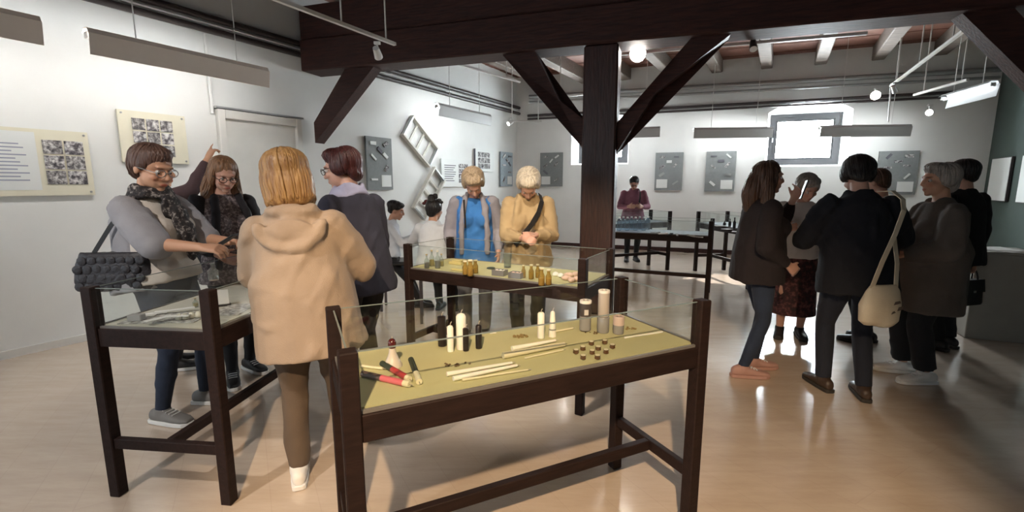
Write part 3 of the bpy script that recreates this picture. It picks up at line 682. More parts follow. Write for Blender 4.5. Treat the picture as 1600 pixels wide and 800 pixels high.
ob_ = part('soap_block', 'yellow_block', None, lambda b: b.box((0, 0, .008), (.11, .022, .016)), bevel=.003); put(ob_, 715, 423, ang=-28); tag(ob_, 'thin yellow bar lying in front of the yellow block', 'block')
ob_ = part('leaf_bundle', 'wax_green', None, lambda b: b.lathe([(.012, 0), (.035, .004), (.03, .010), (.008, .014)], n=9)); put(ob_, 767, 420); tag(ob_, 'flat dark green leaf bundle on the felt', 'leaves')
for k, (px, py) in enumerate([(781, 430), (807, 434)]):
    o = empty('metal_tray'); put(o, px, py, ang=-28); tag(o, ['grey tin tray holding white pieces, next to the leaf bundle', 'grey tin tray holding pinkish pieces, next to amber bottles'][k], 'tray')
    part('base', 'grey_tray', o, lambda b: b.box((0, 0, .003), (.095, .07, .006)))
    for (x, y, sx, sy) in ((0, .033, .095, .004), (0, -.033, .095, .004), (.0455, 0, .004, .062), (-.0455, 0, .004, .062)): part('side', 'grey_tray', o, lambda b: b.box((x, y, .023), (sx, sy, .034)))
    for q in range(5):
        part('content_lump', 'wax_white' if k == 0 else 'shell_pink', o, lambda b: b.ell((-.030 + .015 * q, .010 * (-1) ** q, .028), (.013, .016, .012), n=10, m=6), smooth='all')
o = empty('drinking_glass'); put(o, 793, 418); tag(o, 'clear drinking glass standing behind the tin trays', 'glass'); part('glass_body', 'bottle_glass', o, lambda b: b.lathe([(.028, 0), (.034, .11), (.032, .11), (.026, .005)], n=18), smooth=True); part('base', 'bottle_glass', o, lambda b: b.lathe([(.027, 0), (.027, .006)], n=18))
for k, (px, py, r, h) in enumerate([(818, 434, .016, .09), (830, 436, .018, .10), (846, 446, .021, .115), (857, 445, .020, .10), (840, 434, .016, .095)]):
    bottle(px, py, r, h, 'amber_glass', 'small amber bottle with a pale round stopper, in the group of five', 'amber bottles beside the trays', 'oil', 'wax_cream', neck=.55)
for k, (px, py) in enumerate([(868, 431), (876, 433)]):
    oo = part('white_knob', 'white_plain', None, lambda b: b.lathe([(.012, 0), (.022, .006), (.020, .020), (.008, .028)]), smooth=True); put(oo, px, py); tag(oo, 'small white knob shaped piece near the pink shells', 'knob', 'white knobs')
SH = [(884, 438), (893, 441), (901, 439), (890, 433), (899, 432)]
for k, (px, py) in enumerate(SH):
    oo = part('sea_shell', 'shell_pink', None, lambda b: (b.ell((0, 0, .017), (.030, .022, .017), n=12, m=8), b.frust((.02, 0, .018), (.05, 0, .014), .013, .003, 8)), smooth='all'); put(oo, px, py, ang=50 * k); tag(oo, 'pink seashell lying in the little heap at the case end', 'shell', 'pink shells')

# left case: cards, papers, little bottles
pattern('card_print', [(.18, .17, .16), (.40, .39, .36), (.62, .61, .58)], 40)
mat('card_white', (.80, .79, .76), .6)
def paper(px, py, w_, l_, ang, m, label, z=ZS, th=.003, tilt=0, name='printed_card', cat='card', group=None):
    o = part(name, m, None, lambda b: b.box((0, 0, th / 2), (w_, l_, th))); put(o, px, py, z, ang); o.rotation_euler.x = R(tilt); tag(o, label, cat, group); return o
paper(263, 497, .34, .18, 4, 'card_print', 'large printed sheet covering the case floor under the cards', name='printed_sheet', cat='sheet')
paper(366, 484, .14, .22, 6, 'card_print', 'printed sheet lying at the far end of the card case', name='printed_sheet', cat='sheet')
for k, (px, py, a) in enumerate([(222, 494, 15), (240, 490, 32), (262, 486, 22), (284, 483, 38), (248, 498, 60), (276, 494, 12)]):
    paper(px, py, .11, .035, a, 'card_white', 'white paper slip in the loose fan of slips', ZS + .006 + .004 * k, .002, name='paper_slip', cat='paper', group='fanned white slips')
mat('box_grey', (.33, .32, .31), .6)
o = part('small_box', 'box_grey', None, lambda b: b.box((0, 0, .016), (.06, .04, .03)), bevel=.003); put(o, 214, 501, ang=5, z=ZS + .003); tag(o, 'small grey box at the glass end of the card case', 'box')
mat('soap_pale', (.62, .60, .50), .55)
for k, (px, py) in enumerate([(280, 500), (290, 499), (300, 497), (310, 496), (318, 492)]):
    o = part('wax_figure', 'soap_pale', None, lambda b: b.loft([((0, 0, z), r, r * .8) for z, r in ((0, .012), (.006, .018), (.02, .013), (.03, .007))], n=10), smooth='all'); put(o, px, py, ZS + .004); tag(o, '%s little wax figure from the small grey box in a row of five' % ['first', 'second', 'third', 'fourth', 'fifth'][k], 'figurine', 'row of wax figures')
bottle(306, 480, .014, .05, 'bottle_glass', 'tiny clear bottle beside the wax figures', fill='gold_liquid')
o = bottle(334, 438, .022, .085, 'bottle_glass', 'clear glass bottle standing on the case lid', fill=None, stop='bottle_glass', z=1.041)
oo = part('sign_card', 'card_white', None, lambda b: b.box((0, 0, .045), (.055, .004, .085))); put(oo, 349, 478, ang=30); tag(oo, 'small white upright card in a dark holder', 'card')
part('holder', 'black_plastic', oo, lambda b: b.box((0, 0, .005), (.07, .03, .01)))
# case 3: clear plastic bottles
for k in range(8):
    px = 967 + 6.4 * k; py = 360 + (k % 2) * 2 - (3 if k % 2 else 0)
    o = empty('plastic_bottle'); put(o, px, py); tag(o, '%s clear plastic bottle from the timber post in the row of eight' % ['first', 'second', 'third', 'fourth', 'fifth', 'sixth', 'seventh', 'eighth'][k], 'bottle', 'row of clear plastic bottles')
    part('bottle_body', 'pet_bottle', o, lambda b: b.lathe([(.030, 0), (.034, .01), (.034, .12), (.024, .15), (.013, .165), (.013, .175)], n=16), smooth=True)
    part('cap', 'white_plain', o, lambda b: b.lathe([(.015, .172), (.015, .19), (.006, .192)], n=12), smooth=True)
for k, (px, py, m) in enumerate([(1024, 364, 'metal_grey'), (1036, 366, 'white_plain'), (1046, 367, 'black_plastic'), (1058, 368, 'metal_grey'), (1078, 369, 'card_print'), (1090, 371, 'card_print')]):
    oo = part('small_tool', m, None, lambda b: (b.box((0, 0, .006), (.13, .022, .012)), b.box((.05, 0, .012), (.03, .034, .016))), bevel=.002); put(oo, px, py, ang=-20 + 31 * k)
    tag(oo, ['grey metal tool next to the plastic bottles', 'white plastic tool lying by the grey one', 'black tool lying in the middle of the bottle case', 'grey metal tool lying alone near the case centre', 'speckled sample piece by the case end', 'speckled sample piece at the very corner of the case'][k], 'tool')
for k, (px, py, h) in enumerate([(1132, 352, .07), (1140, 354, .12), (1147, 357, .16), (1157, 360, .06), (1164, 362, .11)]):
    bottle(px, py, .022, h, 'black_plastic', ['short dark bottle first in the row by the sunlit floor', 'tall dark bottle next to the tallest in the dark row', 'tallest dark bottle in the row by the sunlit floor', 'shortest dark bottle in the row by the sunlit floor', 'dark bottle at the far end from the short first one'][k], 'dark bottles', None, 'black_plastic')
for k, (px, py) in enumerate([(1124, 353), (1136, 358), (1150, 362)]):
    paper(px, py, .14, .1, 30 * k, 'card_white', 'white card lying among the dark bottles', name='label_card', group='cards among dark bottles')
# black stools, chair by the children
def stool(x, y, h, ang, label):
    o = empty('stool', (x, y, 0), R(ang)); tag(o, label, 'stool')
    part('seat', 'black_plastic', o, lambda b: b.box((0, 0, h - .02), (.36, .36, .04)), bevel=.01)
    for sx in (-.15, .15):
        for sy in (-.15, .15): part('leg', 'metal_dark', o, lambda b: b.box((sx, sy, (h - .04) / 2), (.03, .03, h - .04)))
    return o
stool(-1.42, 5.50, .60, 5, 'black stool under the boy in the white shirt')
stool(-.86, 5.02, .56, 10, 'black stool under the dark-haired child seen from behind')
ch = empty('chair', (-.50, 5.85, 0), R(15)); tag(ch, 'black high-backed chair beside the seated child', 'chair')
part('seat', 'black_plastic', ch, lambda b: b.box((0, 0, .45), (.4, .4, .05)), bevel=.01); part('backrest', 'black_plastic', ch, lambda b: b.box((0, .18, .88), (.36, .04, .62)), bevel=.015)
for sx in (-.17, .17):
    for sy in (-.17, .17): part('leg', 'metal_dark', ch, lambda b: b.box((sx, sy, .21), (.03, .03, .42)))
# ------------------------------------------------------------------ people
def skin_mat(name, c):
    if name in MATS: return name
    m, n, l, b = nt(name)
    at = n.new('ShaderNodeAttribute'); at.attribute_name = 'tint'; mx = n.new('ShaderNodeMix'); mx.data_type = 'RGBA'; mx.blend_type = 'MULTIPLY'; mx.inputs[0].default_value = 1
    mx.inputs[6].default_value = (*c, 1); l.new(at.outputs['Color'], mx.inputs[7]); l.new(mx.outputs[2], b.inputs['Base Color'])
    b.inputs['Roughness'].default_value = .52; b.inputs['Subsurface Weight'].default_value = .15; b.inputs['Subsurface Radius'].default_value = (.012, .005, .003); b.inputs['Subsurface Scale'].default_value = 1
    MATS[name] = m; return name
skin_mat('skin_fair', (.56, .32, .24)); skin_mat('skin_warm', (.50, .27, .18)); skin_mat('skin_tan', (.60, .33, .21))
def hair_mat(name, c, c2, sc=110):
    if name in MATS: return
    m = mat(name, c, .42, bump=.55, bscale=sc, stretch=(1, 1, .06), col2=c2, vscale=sc * .8, spec=.4)
hair_mat('hair_brown_grey', (.15, .085, .065), (.07, .038, .03)); hair_mat('hair_blond', (.42, .25, .10), (.20, .10, .04), 70); hair_mat('hair_light_brown', (.28, .15, .08), (.13, .07, .04))
hair_mat('hair_red', (.075, .018, .016), (.03, .008, .008)); hair_mat('hair_black', (.018, .014, .013), (.008, .006, .006)); hair_mat('hair_white', (.72, .64, .52), (.48, .42, .34))
hair_mat('hair_sandy', (.55, .42, .28), (.34, .25, .17)); hair_mat('hair_grey', (.32, .28, .25), (.19, .165, .15)); hair_mat('hair_brown', (.10, .05, .03), (.05, .025, .016))
def cloth(name, c, c2=None, rough=.9, sc=9, bump=.25, bsc=220, sheen=.03): mat(name, c, rough, bump=bump, bscale=bsc, col2=c2 or tuple(x * .86 for x in c), vscale=sc, sheen=sheen)
cloth('cape_grey', (.34, .335, .36), (.29, .285, .31)); cloth('shirt_offwhite', (.70, .64, .58)); cloth('jeans_blue', (.020, .032, .062), (.013, .021, .043)); cloth('jeans_dark', (.010, .013, .024))
cloth('hoodie_beige', (.33, .25, .185), (.295, .222, .165)); cloth('trouser_brown', (.10, .068, .045)); cloth('jacket_navy', (.020, .020, .036), (.014, .014, .027), sheen=0); cloth('blazer_black', (.016, .014, .018))
cloth('white_shirt', (.66, .69, .74)); cloth('trouser_black', (.011, .011, .013)); cloth('jacket_lilac', (.30, .29, .33), (.25, .24, .28)); cloth('tee_blue', (.045, .20, .55), (.035, .16, .46))
cloth('jacket_tan', (.46, .34, .19), (.40, .29, .16)); cloth('shirt_brown', (.16, .12, .09)); cloth('shirt_pink', (.33, .14, .20), (.27, .11, .16)); cloth('top_maroon', (.016, .010, .012), (.011, .007, .009), sheen=0)
cloth('coat_navy', (.006, .0065, .011), sheen=0); cloth('cape_taupe', (.10, .08, .066), (.085, .068, .056)); cloth('coat_black', (.005, .005, .006), sheen=0); cloth('shirt_white2', (.55, .53, .53)); cloth('trouser_grey', (.22, .21, .21))
cloth('scarf_lilac', (.32, .32, .44), (.24, .24, .35)); cloth('sleeve_plum', (.085, .05, .055)); cloth('strap_black', (.012, .01, .01)); cloth('canvas', (.62, .55, .42), (.54, .47, .35))
pattern('scarf_print', [(.012, .010, .010), (.02, .018, .02), (.05, .04, .04), (.35, .32, .30)], 38); pattern('blouse_print', [(.06, .05, .055), (.14, .11, .12), (.38, .33, .33)], 55); pattern('skirt_print', [(.018, .012, .014), (.05, .015, .02), (.16, .06, .06)], 24)
mat('shoe_grey', (.20, .19, .18), .7); mat('shoe_white', (.72, .70, .67), .6); mat('sole_white', (.75, .74, .72), .6); mat('shoe_black', (.014, .013, .014), .55); mat('shoe_pink', (.42, .24, .20), .7); mat('shoe_brown', (.05, .03, .02), .5); mat('sole_dark', (.03, .025, .02), .7)
mat('eye_white', (.50, .44, .41), .3); mat('eye_dark', (.03, .02, .015), .15)

def remesh(mb, voxel, iters, name, fold=0, seed=0, ffreq=9):
    me = mb.mesh('tmp'); o = bpy.data.objects.new('tmp', me); COL.objects.link(o)
    r = o.modifiers.new('r', 'REMESH'); r.mode = 'VOXEL'; r.voxel_size = voxel; r.adaptivity = 0
    if iters: s_ = o.modifiers.new('s', 'SMOOTH'); s_.factor = .5; s_.iterations = iters
    dg = bpy.context.evaluated_depsgraph_get(); nm = bpy.data.meshes.new_from_object(o.evaluated_get(dg))
    bpy.data.objects.remove(o, do_unlink=True); bpy.data.meshes.remove(me); nm.name = name; nm.materials.clear()
    if fold:
        n = len(nm.vertices); co = np.empty(n * 3); nm.vertices.foreach_get('co', co); co = co.reshape(-1, 3)
        no = np.empty(n * 3); nm.vertices.foreach_get('normal', no); no = no.reshape(-1, 3)
        rg = np.random.default_rng(seed); wv = np.zeros(n); warp = np.zeros_like(co)
        for k in range(4):
            d = rg.normal(size=3); d /= np.linalg.norm(d); warp += np.outer(np.sin(co @ d * 7 + rg.random() * 6.3), rg.normal(size=3)) * .03
        q = co + warp
        for k in range(7):
            d = rg.normal(size=3) * np.array([1.2, 1.2, .75]); d /= np.linalg.norm(d); f = ffreq * 2 * math.pi * rg.uniform(.35, 1.0)
            wv += (1 - np.abs(np.sin(q @ d * f * .5 + rg.random() * 6.3)) * 2) * rg.uniform(.5, 1)
        co = co + no * (np.clip(wv / 3.2, -.35, 1.2) * fold)[:, None]
        nm.vertices.foreach_set('co', co.ravel()); nm.update()
    nm.shade_smooth(); return nm
def mobj(nm, name, material, parent):
    o = bpy.data.objects.new(name, nm); COL.objects.link(o); nm.materials.append(M(material)); 
    if parent is not None: o.parent = parent
    return o
def ik(S, T, l1, l2, hint):
    S = Vector(S); T = Vector(T); d = T - S; L = d.length
    if L > (l1 + l2) * .998: T = S + d * ((l1 + l2) * .998 / L); d = T - S; L = d.length
    a = (l1 * l1 - l2 * l2 + L * L) / (2 * L); h = math.sqrt(max(0, l1 * l1 - a * a)); u = d / L
    hv = Vector(hint); hv = hv - u * hv.dot(u); hv.normalize()
    return S + u * a + hv * h, T
def Rx(a): return Matrix.Rotation(R(a), 3, 'X')
def Ry(a): return Matrix.Rotation(R(a), 3, 'Y')
def Rz(a): return Matrix.Rotation(R(a), 3, 'Z')

def hand(mb, Wp, d, n, k=1.0, curl=.5, thumb_side=1, spread=1.0, point=False):
    """palm + five fingers; d = hand direction, n = palm normal"""
    d = d.normalized(); n = (n - d * n.dot(d)).normalized(); sdir = d.cross(n).normalized() * thumb_side   # towards the thumb
    k = k * 1.0
    P0 = Wp; P1 = Wp + d * (.088 * k)
    rings = [(Wp - d * .015 * k, .026 * k, .019 * k), (Wp + d * .02 * k, .031 * k, .017 * k), (Wp + d * .06 * k, .040 * k, .0155 * k), (P1, .040 * k, .013 * k)]
    mb.loft(rings, n=14, X=sdir, Y=n, p=2.6)
    for i, (off, ln) in enumerate(((.031, .070), (.0105, .078), (-.0105, .073), (-.031, .058))):
        p = P1 + sdir * off * k - d * .008 * k; dd = (d + sdir * off * 3.0 * spread).normalized(); c = 0
        cu = curl if not (point and i == 0) else .05
        for j, fr in enumerate((.46, .30, .24)):
            c += cu * (.75, .9, .6)[j]
            q = p + (dd * math.cos(c) + n * math.sin(c)) * (ln * fr * k)
            r0 = (.0092, .0085, .0078)[j] * k; r1 = (.0085, .0078, .0066)[j] * k
            mb.frust(p, q, r0, r1, 10); mb.ell(q, r1, n=10, m=6); p = q
    p = Wp + d * .028 * k + sdir * .026 * k; dd = (d * .72 + sdir * .62 + n * .25 * (1 + curl)).normalized()
    for j, (ln, r0, r1) in enumerate(((.038, .0125, .0105), (.032, .0105, .0085))):
        q = p + dd * ln * k; mb.frust(p, q, r0 * k, r1 * k, 10); mb.ell(q, r1 * k, n=10, m=6); p = q; dd = (dd + n * .3 * curl + d * .35).normalized()

class Fig: pass
def figure(x, y, face, h, label, skin='skin_fair', group=None, girth=1.0, lean=0, side=0, twist=0, head=(0, 0, 0), pelvis=None, phi=0, hs=1.04,
           wristR=(.26, .10, .86), wristL=(-.26, .10, .86), elbR=(.5, -1, -.2), elbL=(-.5, -1, -.2), palmR=(-1, 0, 0), palmL=(1, 0, 0), curl=.55, point=None, handdirR=None, handdirL=None,
           footR=(.09, .02, 8), footL=(-.09, -.02, -8), kneeR=(.1, 1, 0), kneeL=(-.1, 1, 0), voxel=.009, top=None, bottom=None, shoes=None, hair=None, glasses=None, extras=None, eyes=True, sex='f', name='person'):
    k = h / 1.65; F = Fig(); F.k = k
    pz = .90 * k if pelvis is None else pelvis
    PV = Vector((phi, 0, pz)); RT = Rz(-twist) @ Ry(side) @ Rx(-lean)
    def T(v): return PV + RT @ (Vector(v) * k)
    F.T = T
    g = girth
    body = MB()
    TX, TY = RT @ Vector((1, 0, 0)), RT @ Vector((0, 1, 0))
    shw = .166 if sex == 'f' else .184
    def torso(mb, rings, infl=0, p=2.2): mb.loft([(T((cx, cy, z)), (rx + infl) * k, (ry + infl) * k) for (cx, cy, z, rx, ry) in rings], X=TX, Y=TY, p=p)
    BR = [(0, 0, -.10, .13 * g, .10 * g), (0, 0, -.02, .165 * g, .118 * g), (0, 0, .12, .135 * g, .10 * g), (0, .005, .28, .148 * g, .112 * g), (0, 0, .38, .150, .095), (0, -.005, .44, .105, .07), (0, -.005, .49, .055, .052)]
    torso(body, BR)
    # neck, head
    nb = T((0, -.012, .46)); hp = T((0, .005, .545))
    HR = RT @ Rz(-head[0]) @ Rx(-head[1]) @ Ry(head[2]); F.HR = HR
    hk = (k if h > 1.4 else k * 1.10) * hs
    HC = hp + HR @ (Vector((0, .022, .095)) * hk); F.HC = HC
    def H(v): return HC + HR @ (Vector(v) * hk)
    F.H = H
    body.frust(nb, H((0, -.022, -.06)), .056 * k, .050 * k, 14); body.ell(nb, .056 * k)
    def he(c, r): body.ell(H(c), tuple(q * hk for q in r), HR)
    he((0, -.012, .032), (.074, .092, .082)); he((0, .022, -.03), (.060, .068, .076)); he((0, .012, -.055), (.052, .06, .048)); he((0, .062, -.090), (.024, .020, .018))
    he((0, .078, .028), (.046, .014, .012)); he((.034, .062, -.022), (.024, .022, .022)); he((-.034, .062, -.022), (.024, .022, .022)); he((0, .082, -.058), (.023, .012, .013))
    for s_ in (-1, 1): he((s_ * .073, -.008, -.005), (.010, .017, .028))
    body.frust(H((0, .084, .018)), H((0, .106, -.022)), .008 * hk, .0125 * hk, 10); body.ell(H((0, .104, -.022)), .0125 * hk, n=10, m=6); he((.011, .095, -.026), (.009, .010, .008)); he((-.011, .095, -.026), (.009, .010, .008))
    # arms
    F.arm = {}
    for sd, wr, el, pl_, hd in ((1, wristR, elbR, palmR, handdirR), (-1, wristL, elbL, palmL, handdirL)):
        S = T((sd * shw, -.005, .420)); Wt = Vector(wr) * k
        E, Wp = ik(S, Wt, .285 * k, .245 * k, el)
        body.ell(S, .050 * k); body.limb([S, S + (E - S) * .5, E, E + (Wp - E) * .35, Wp], [.052 * k, .046 * k * g ** .5, .039 * k, .037 * k, .026 * k]); body.ell(Wp, .025 * k)
        hdv = (Wp - E).normalized() if hd is None else Vector(hd)
        hand(body, Wp + hdv.normalized() * .012 * k, hdv, Vector(pl_), k * (1.0 if sex == 'f' else 1.08), curl if not (point == sd) else .9, sd, point=(point == sd))
        F.arm[sd] = (S, E, Wp)
    # legs
    F.leg = {}
    for sd, ft, kn in ((1, footR, kneeR), (-1, footL, kneeL)):
        hj = PV + Vector((sd * .088 * k, 0, -.02 * k)); fz = ft[3] if len(ft) > 3 else 0
        An = Vector((ft[0] * k, ft[1] * k, .085 * k + fz))
        K, An = ik(hj, An, .415 * k, .40 * k, kn)
        body.ell(hj, .07 * k * g); body.limb([hj, hj + (K - hj) * .5, K, K + (An - K) * .3, An], [q * k for q in ((.068, .052, .040, .036, .028) if bottom and 'skirt' not in bottom else (.084 * g, .07 * g, .05, .052, .034))]); body.ell(An, .030 * k)
        fd = Rz(-ft[2]) @ Vector((0, 1, 0)); fx = Rz(-ft[2]) @ Vector((1, 0, 0)); A0 = Vector((An.x, An.y, 0 + An.z - .085 * k))
        body.loft([(A0 + fd * (t * k) + Vector((0, 0, zc * k)), wx * k, wz * k) for t, zc, wx, wz in ((-.055, .035, .022, .025), (-.02, .045, .030, .040), (.06, .040, .036, .032), (.13, .026, .041, .018), (.175, .022, .03, .013))], X=fx, Y=(0, 0, 1))
        F.leg[sd] = (hj, K, An, A0, fd, fx)
    nm = remesh(body, voxel, 2, name)
    # tint: lips, brows, eye sockets
    n = len(nm.vertices); co = np.empty(n * 3); nm.vertices.foreach_get('co', co); co = co.reshape(-1, 3)
    hr = np.array(HR); q = (co - np.array(HC)) @ hr / hk
    for sd in (-1, 1):      # eye sockets
        d2 = ((q - np.array((sd * .031, .083, .006))) ** 2 / np.array((.015, .03, .010)) ** 2).sum(1); push = np.exp(-d2) * .010 * hk
        co -= np.outer(push, hr @ np.array((0, 1, 0)))
    nm.vertices.foreach_set('co', co.ravel()); nm.update()
    tint = np.ones((n, 4)); 
    def paint(c, r, col):
        d2 = ((q - np.array(c)) ** 2 / np.array(r) ** 2).sum(1); w_ = np.clip(1.6 - d2, 0, 1)[:, None]; tint[:, :3] = tint[:, :3] * (1 - w_) + np.array(col) * w_
    paint((0, .094, -.058), (.020, .02, .0075), (.80, .42, .42))
    for sd in (-1, 1):
        paint((sd * .032, .085, .026), (.018, .025, .0045), (.32, .26, .24)); paint((sd * .036, .075, -.028), (.02, .03, .016), (1.0, .86, .83))
    ca = nm.color_attributes.new('tint', 'FLOAT_COLOR', 'POINT'); ca.data.foreach_set('color', tint.ravel())
    root = mobj(nm, name, skin, None); tag(root, label, 'person', group); root.location = (x, y, 0); root.rotation_euler = (0, 0, R(-face)); F.root = root
    if eyes:
        for sd in (-1, 1):
            e = part('eye', 'eye_white', root, lambda b: b.ell(H((sd * .031, .0715, .004)), .0105 * hk, n=12, m=8), smooth='all')
            part('iris', 'eye_dark', e, lambda b: b.ell(H((sd * .031, .078, .001)), tuple(v * hk for v in (.0055, .005, .0055)), HR, n=10, m=6), smooth='all')
    # clothing
    def limb_cloth(mb, pts, rads): mb.ell(pts[0], rads[0]); mb.limb(pts, rads)
    if bottom:
        mb = MB(); lo = bottom.get('loose', .012); 
        torso(mb, [(0, 0, -.12, .12 * g, .10 * g), (0, 0, -.02, .165 * g, .118 * g), (0, 0, .06, .150 * g, .108 * g), (0, 0, .13, .138 * g, .10 * g)], .012)
        for sd in (1, -1):
            hj, K, An, A0, fd, fx = F.leg[sd]; frac = bottom.get('len', 1.0); En = K + (An - K) * frac; c = bottom.get('cuff', .045)
            limb_cloth(mb, [hj, hj + (K - hj) * .5, K, K + (En - K) * .35, En], [(.084 * g + lo) * k, (.070 * g + lo) * k, (.051 + lo) * k, (.051 + lo) * k, max(c, .04) * k])
        if 'skirt' in bottom:
            mb = MB(); zb = bottom['skirt']; mb.loft([(PV + Vector((0, 0, z * k)), rx * k, ry * k) for z, rx, ry in ((zb, .22, .19), (zb * .4, .20, .165), (0, .18, .135), (.10, .155, .12))])
        mobj(remesh(mb, bottom.get('voxel', .012), 3, bottom.get('name', 'trousers'), bottom.get('fold', .010), int(x * 100) % 97, 10), bottom.get('name', 'trousers'), bottom['mat'], root)
    def garment(sp):
        mb = MB(); lo = sp.get('loose', .02); hem = sp.get('hem', -.05); fl_ = sp.get('flare', .02)
        rings = [(0, 0, hem, (.168 * g + fl_), (.122 * g + fl_)), (0, 0, hem + .06, (.166 * g + fl_), (.12 * g + fl_)), (0, 0, .12, .145 * g + sp.get('waist', .01), .105 * g + sp.get('waist', .01)), (0, .006, .27, .148 * g, .115 * g), (0, .002, .36, .150 * g ** .5, .10), (0, -.004, .415, .135, .086), (0, -.006, .455, .104, .072), (0, -.006, sp.get('neck', .488), .058, .054)]
        if hem > .05: rings = [r for r in rings if r[2] >= hem - .001 or r is rings[0]]
        rings = [(r[0], r[1] + sp.get('yoff', 0), r[2], r[3], r[4] * sp.get('ys', 1)) for r in sorted(rings, key=lambda r: r[2])]; torso(mb, rings, lo)
        if sex == 'f' and not sp.get('flat'):
            for s_ in (-1, 1): mb.ell(T((s_ * .068 * g, .095 * g, .275)), tuple(v * k for v in (.070 * g + lo * .6, .062 * g + lo * .5, .075 + lo * .4)), RT)
        sl = sp.get('sleeve', 1.0); sr = sp.get('sr', 0.0)
        for sd in (1, -1):
            if sp.get('only') and sd != sp['only']: continue
            S, E, Wp = F.arm[sd]
            mb.ell(S, (.052 + lo * .6) * k)
            if sl > .5:
                f = (sl - .5) * 2; En = E + (Wp - E) * min(1, f * .985); c = sp.get('cuff', .036)
                mb.limb([S, S + (E - S) * .5, E, E + (En - E) * .4, En], [(.051 + lo * .6 + sr * .5) * k, (.046 + lo * .7 + sr) * k, (.041 + lo * .7 + sr) * k, (.039 + lo * .6 + sr * .6) * k, (c) * k])
            elif sl > 0:
                En = S + (E - S) * (sl * 2); mb.limb([S, S + (En - S) * .5, En], [(.056 + lo + sr) * k, (.053 + lo + sr) * k, (.052 + lo + sr * 1.2) * k])
        for fn in sp.get('add', []): fn(mb, F)
        return mobj(remesh(mb, sp.get('voxel', .012), sp.get('smooth', 4), sp['name'], sp.get('fold', .012), int(abs(y) * 131) % 89 + len(sp['name']), sp.get('ffreq', 13)), sp['name'], sp['mat'], root)
    for sp in (top or []): garment(sp)
    if shoes:
        for sd in (1, -1):
            hj, K, An, A0, fd, fx = F.leg[sd]
            mb = MB(); mb.loft([(A0 + fd * (t * k) + Vector((0, 0, zc * k)), wx * k, wz * k) for t, zc, wx, wz in ((-.085, .045, .020, .024), (-.07, .052, .032, .036), (-.02, .058, .039, .046), (.04, .052, .042, .038), (.10, .042, .046, .026), (.16, .036, .043, .020), (.195, .032, .028, .013))], X=fx, Y=(0, 0, 1), p=2.4)
            mb.frust(A0 + Vector((0, 0, .06 * k)), A0 + Vector((0, 0, shoes.get('ankle', .10) * k)), .046 * k, .044 * k, 14)
            sh = mobj(remesh(mb, .008, 3, 'shoe'), 'shoe', shoes['mat'], root)
            so = MB(); so.loft([(A0 + fd * (t * k) , wx * k, 0) for t, wx in ()]) if 0 else None
            P = [A0 + fd * (t * k) + fx * (u * k) for t, u in ((-.092, -.018), (-.085, -.032), (-.03, -.040), (.05, -.044), (.11, -.048), (.165, -.043), (.197, -.024), (.205, 0), (.197, .024), (.165, .043), (.11, .048), (.05, .044), (-.03, .040), (-.085, .032), (-.092, .018))]
            so.prism(P, (0, 0, .002), (0, 0, .027 * k)); so.build('sole', shoes.get('sole', 'sole_white'), sh, bevel=.003)
            if shoes.get('laces'):
                for q_ in range(4):
                    c0 = A0 + fd * ((.03 + .022 * q_) * k) + Vector((0, 0, (.092 - .0075 * q_) * k)); part('lace', shoes['laces'], sh, lambda b: b.frust(c0 - fx * .028 * k, c0 + fx * .028 * k, .004, .004, 6))
    if hair: make_hair(F, hair, root, hk)
    if glasses:
        gm = MB()
        for sd in (-1, 1):
            c = Vector((sd * .033, .101, .004)); pts = [H(c + Vector((.0235 * math.cos(t), -.004 * abs(math.cos(t)), .018 * math.sin(t)))) for t in np.linspace(0, 2 * math.pi, 17)]
            gm.tube(pts, .0021 * hk, 6); gm.tube([H((sd * .056, .097, .008)), H((sd * .076, .06, .010)), H((sd * .080, -.005, .006))], .0021 * hk, 6)
        gm.tube([H((-.0095, .103, .008)), H((0, .105, .010)), H((.0095, .103, .008))], .0021 * hk, 6)
        go = gm.build('glasses', glasses, root)
        if glasses == 'black_lens': pass
    for fn in (extras or []): fn(F)
    return F
from mathutils.bvhtree import BVHTree
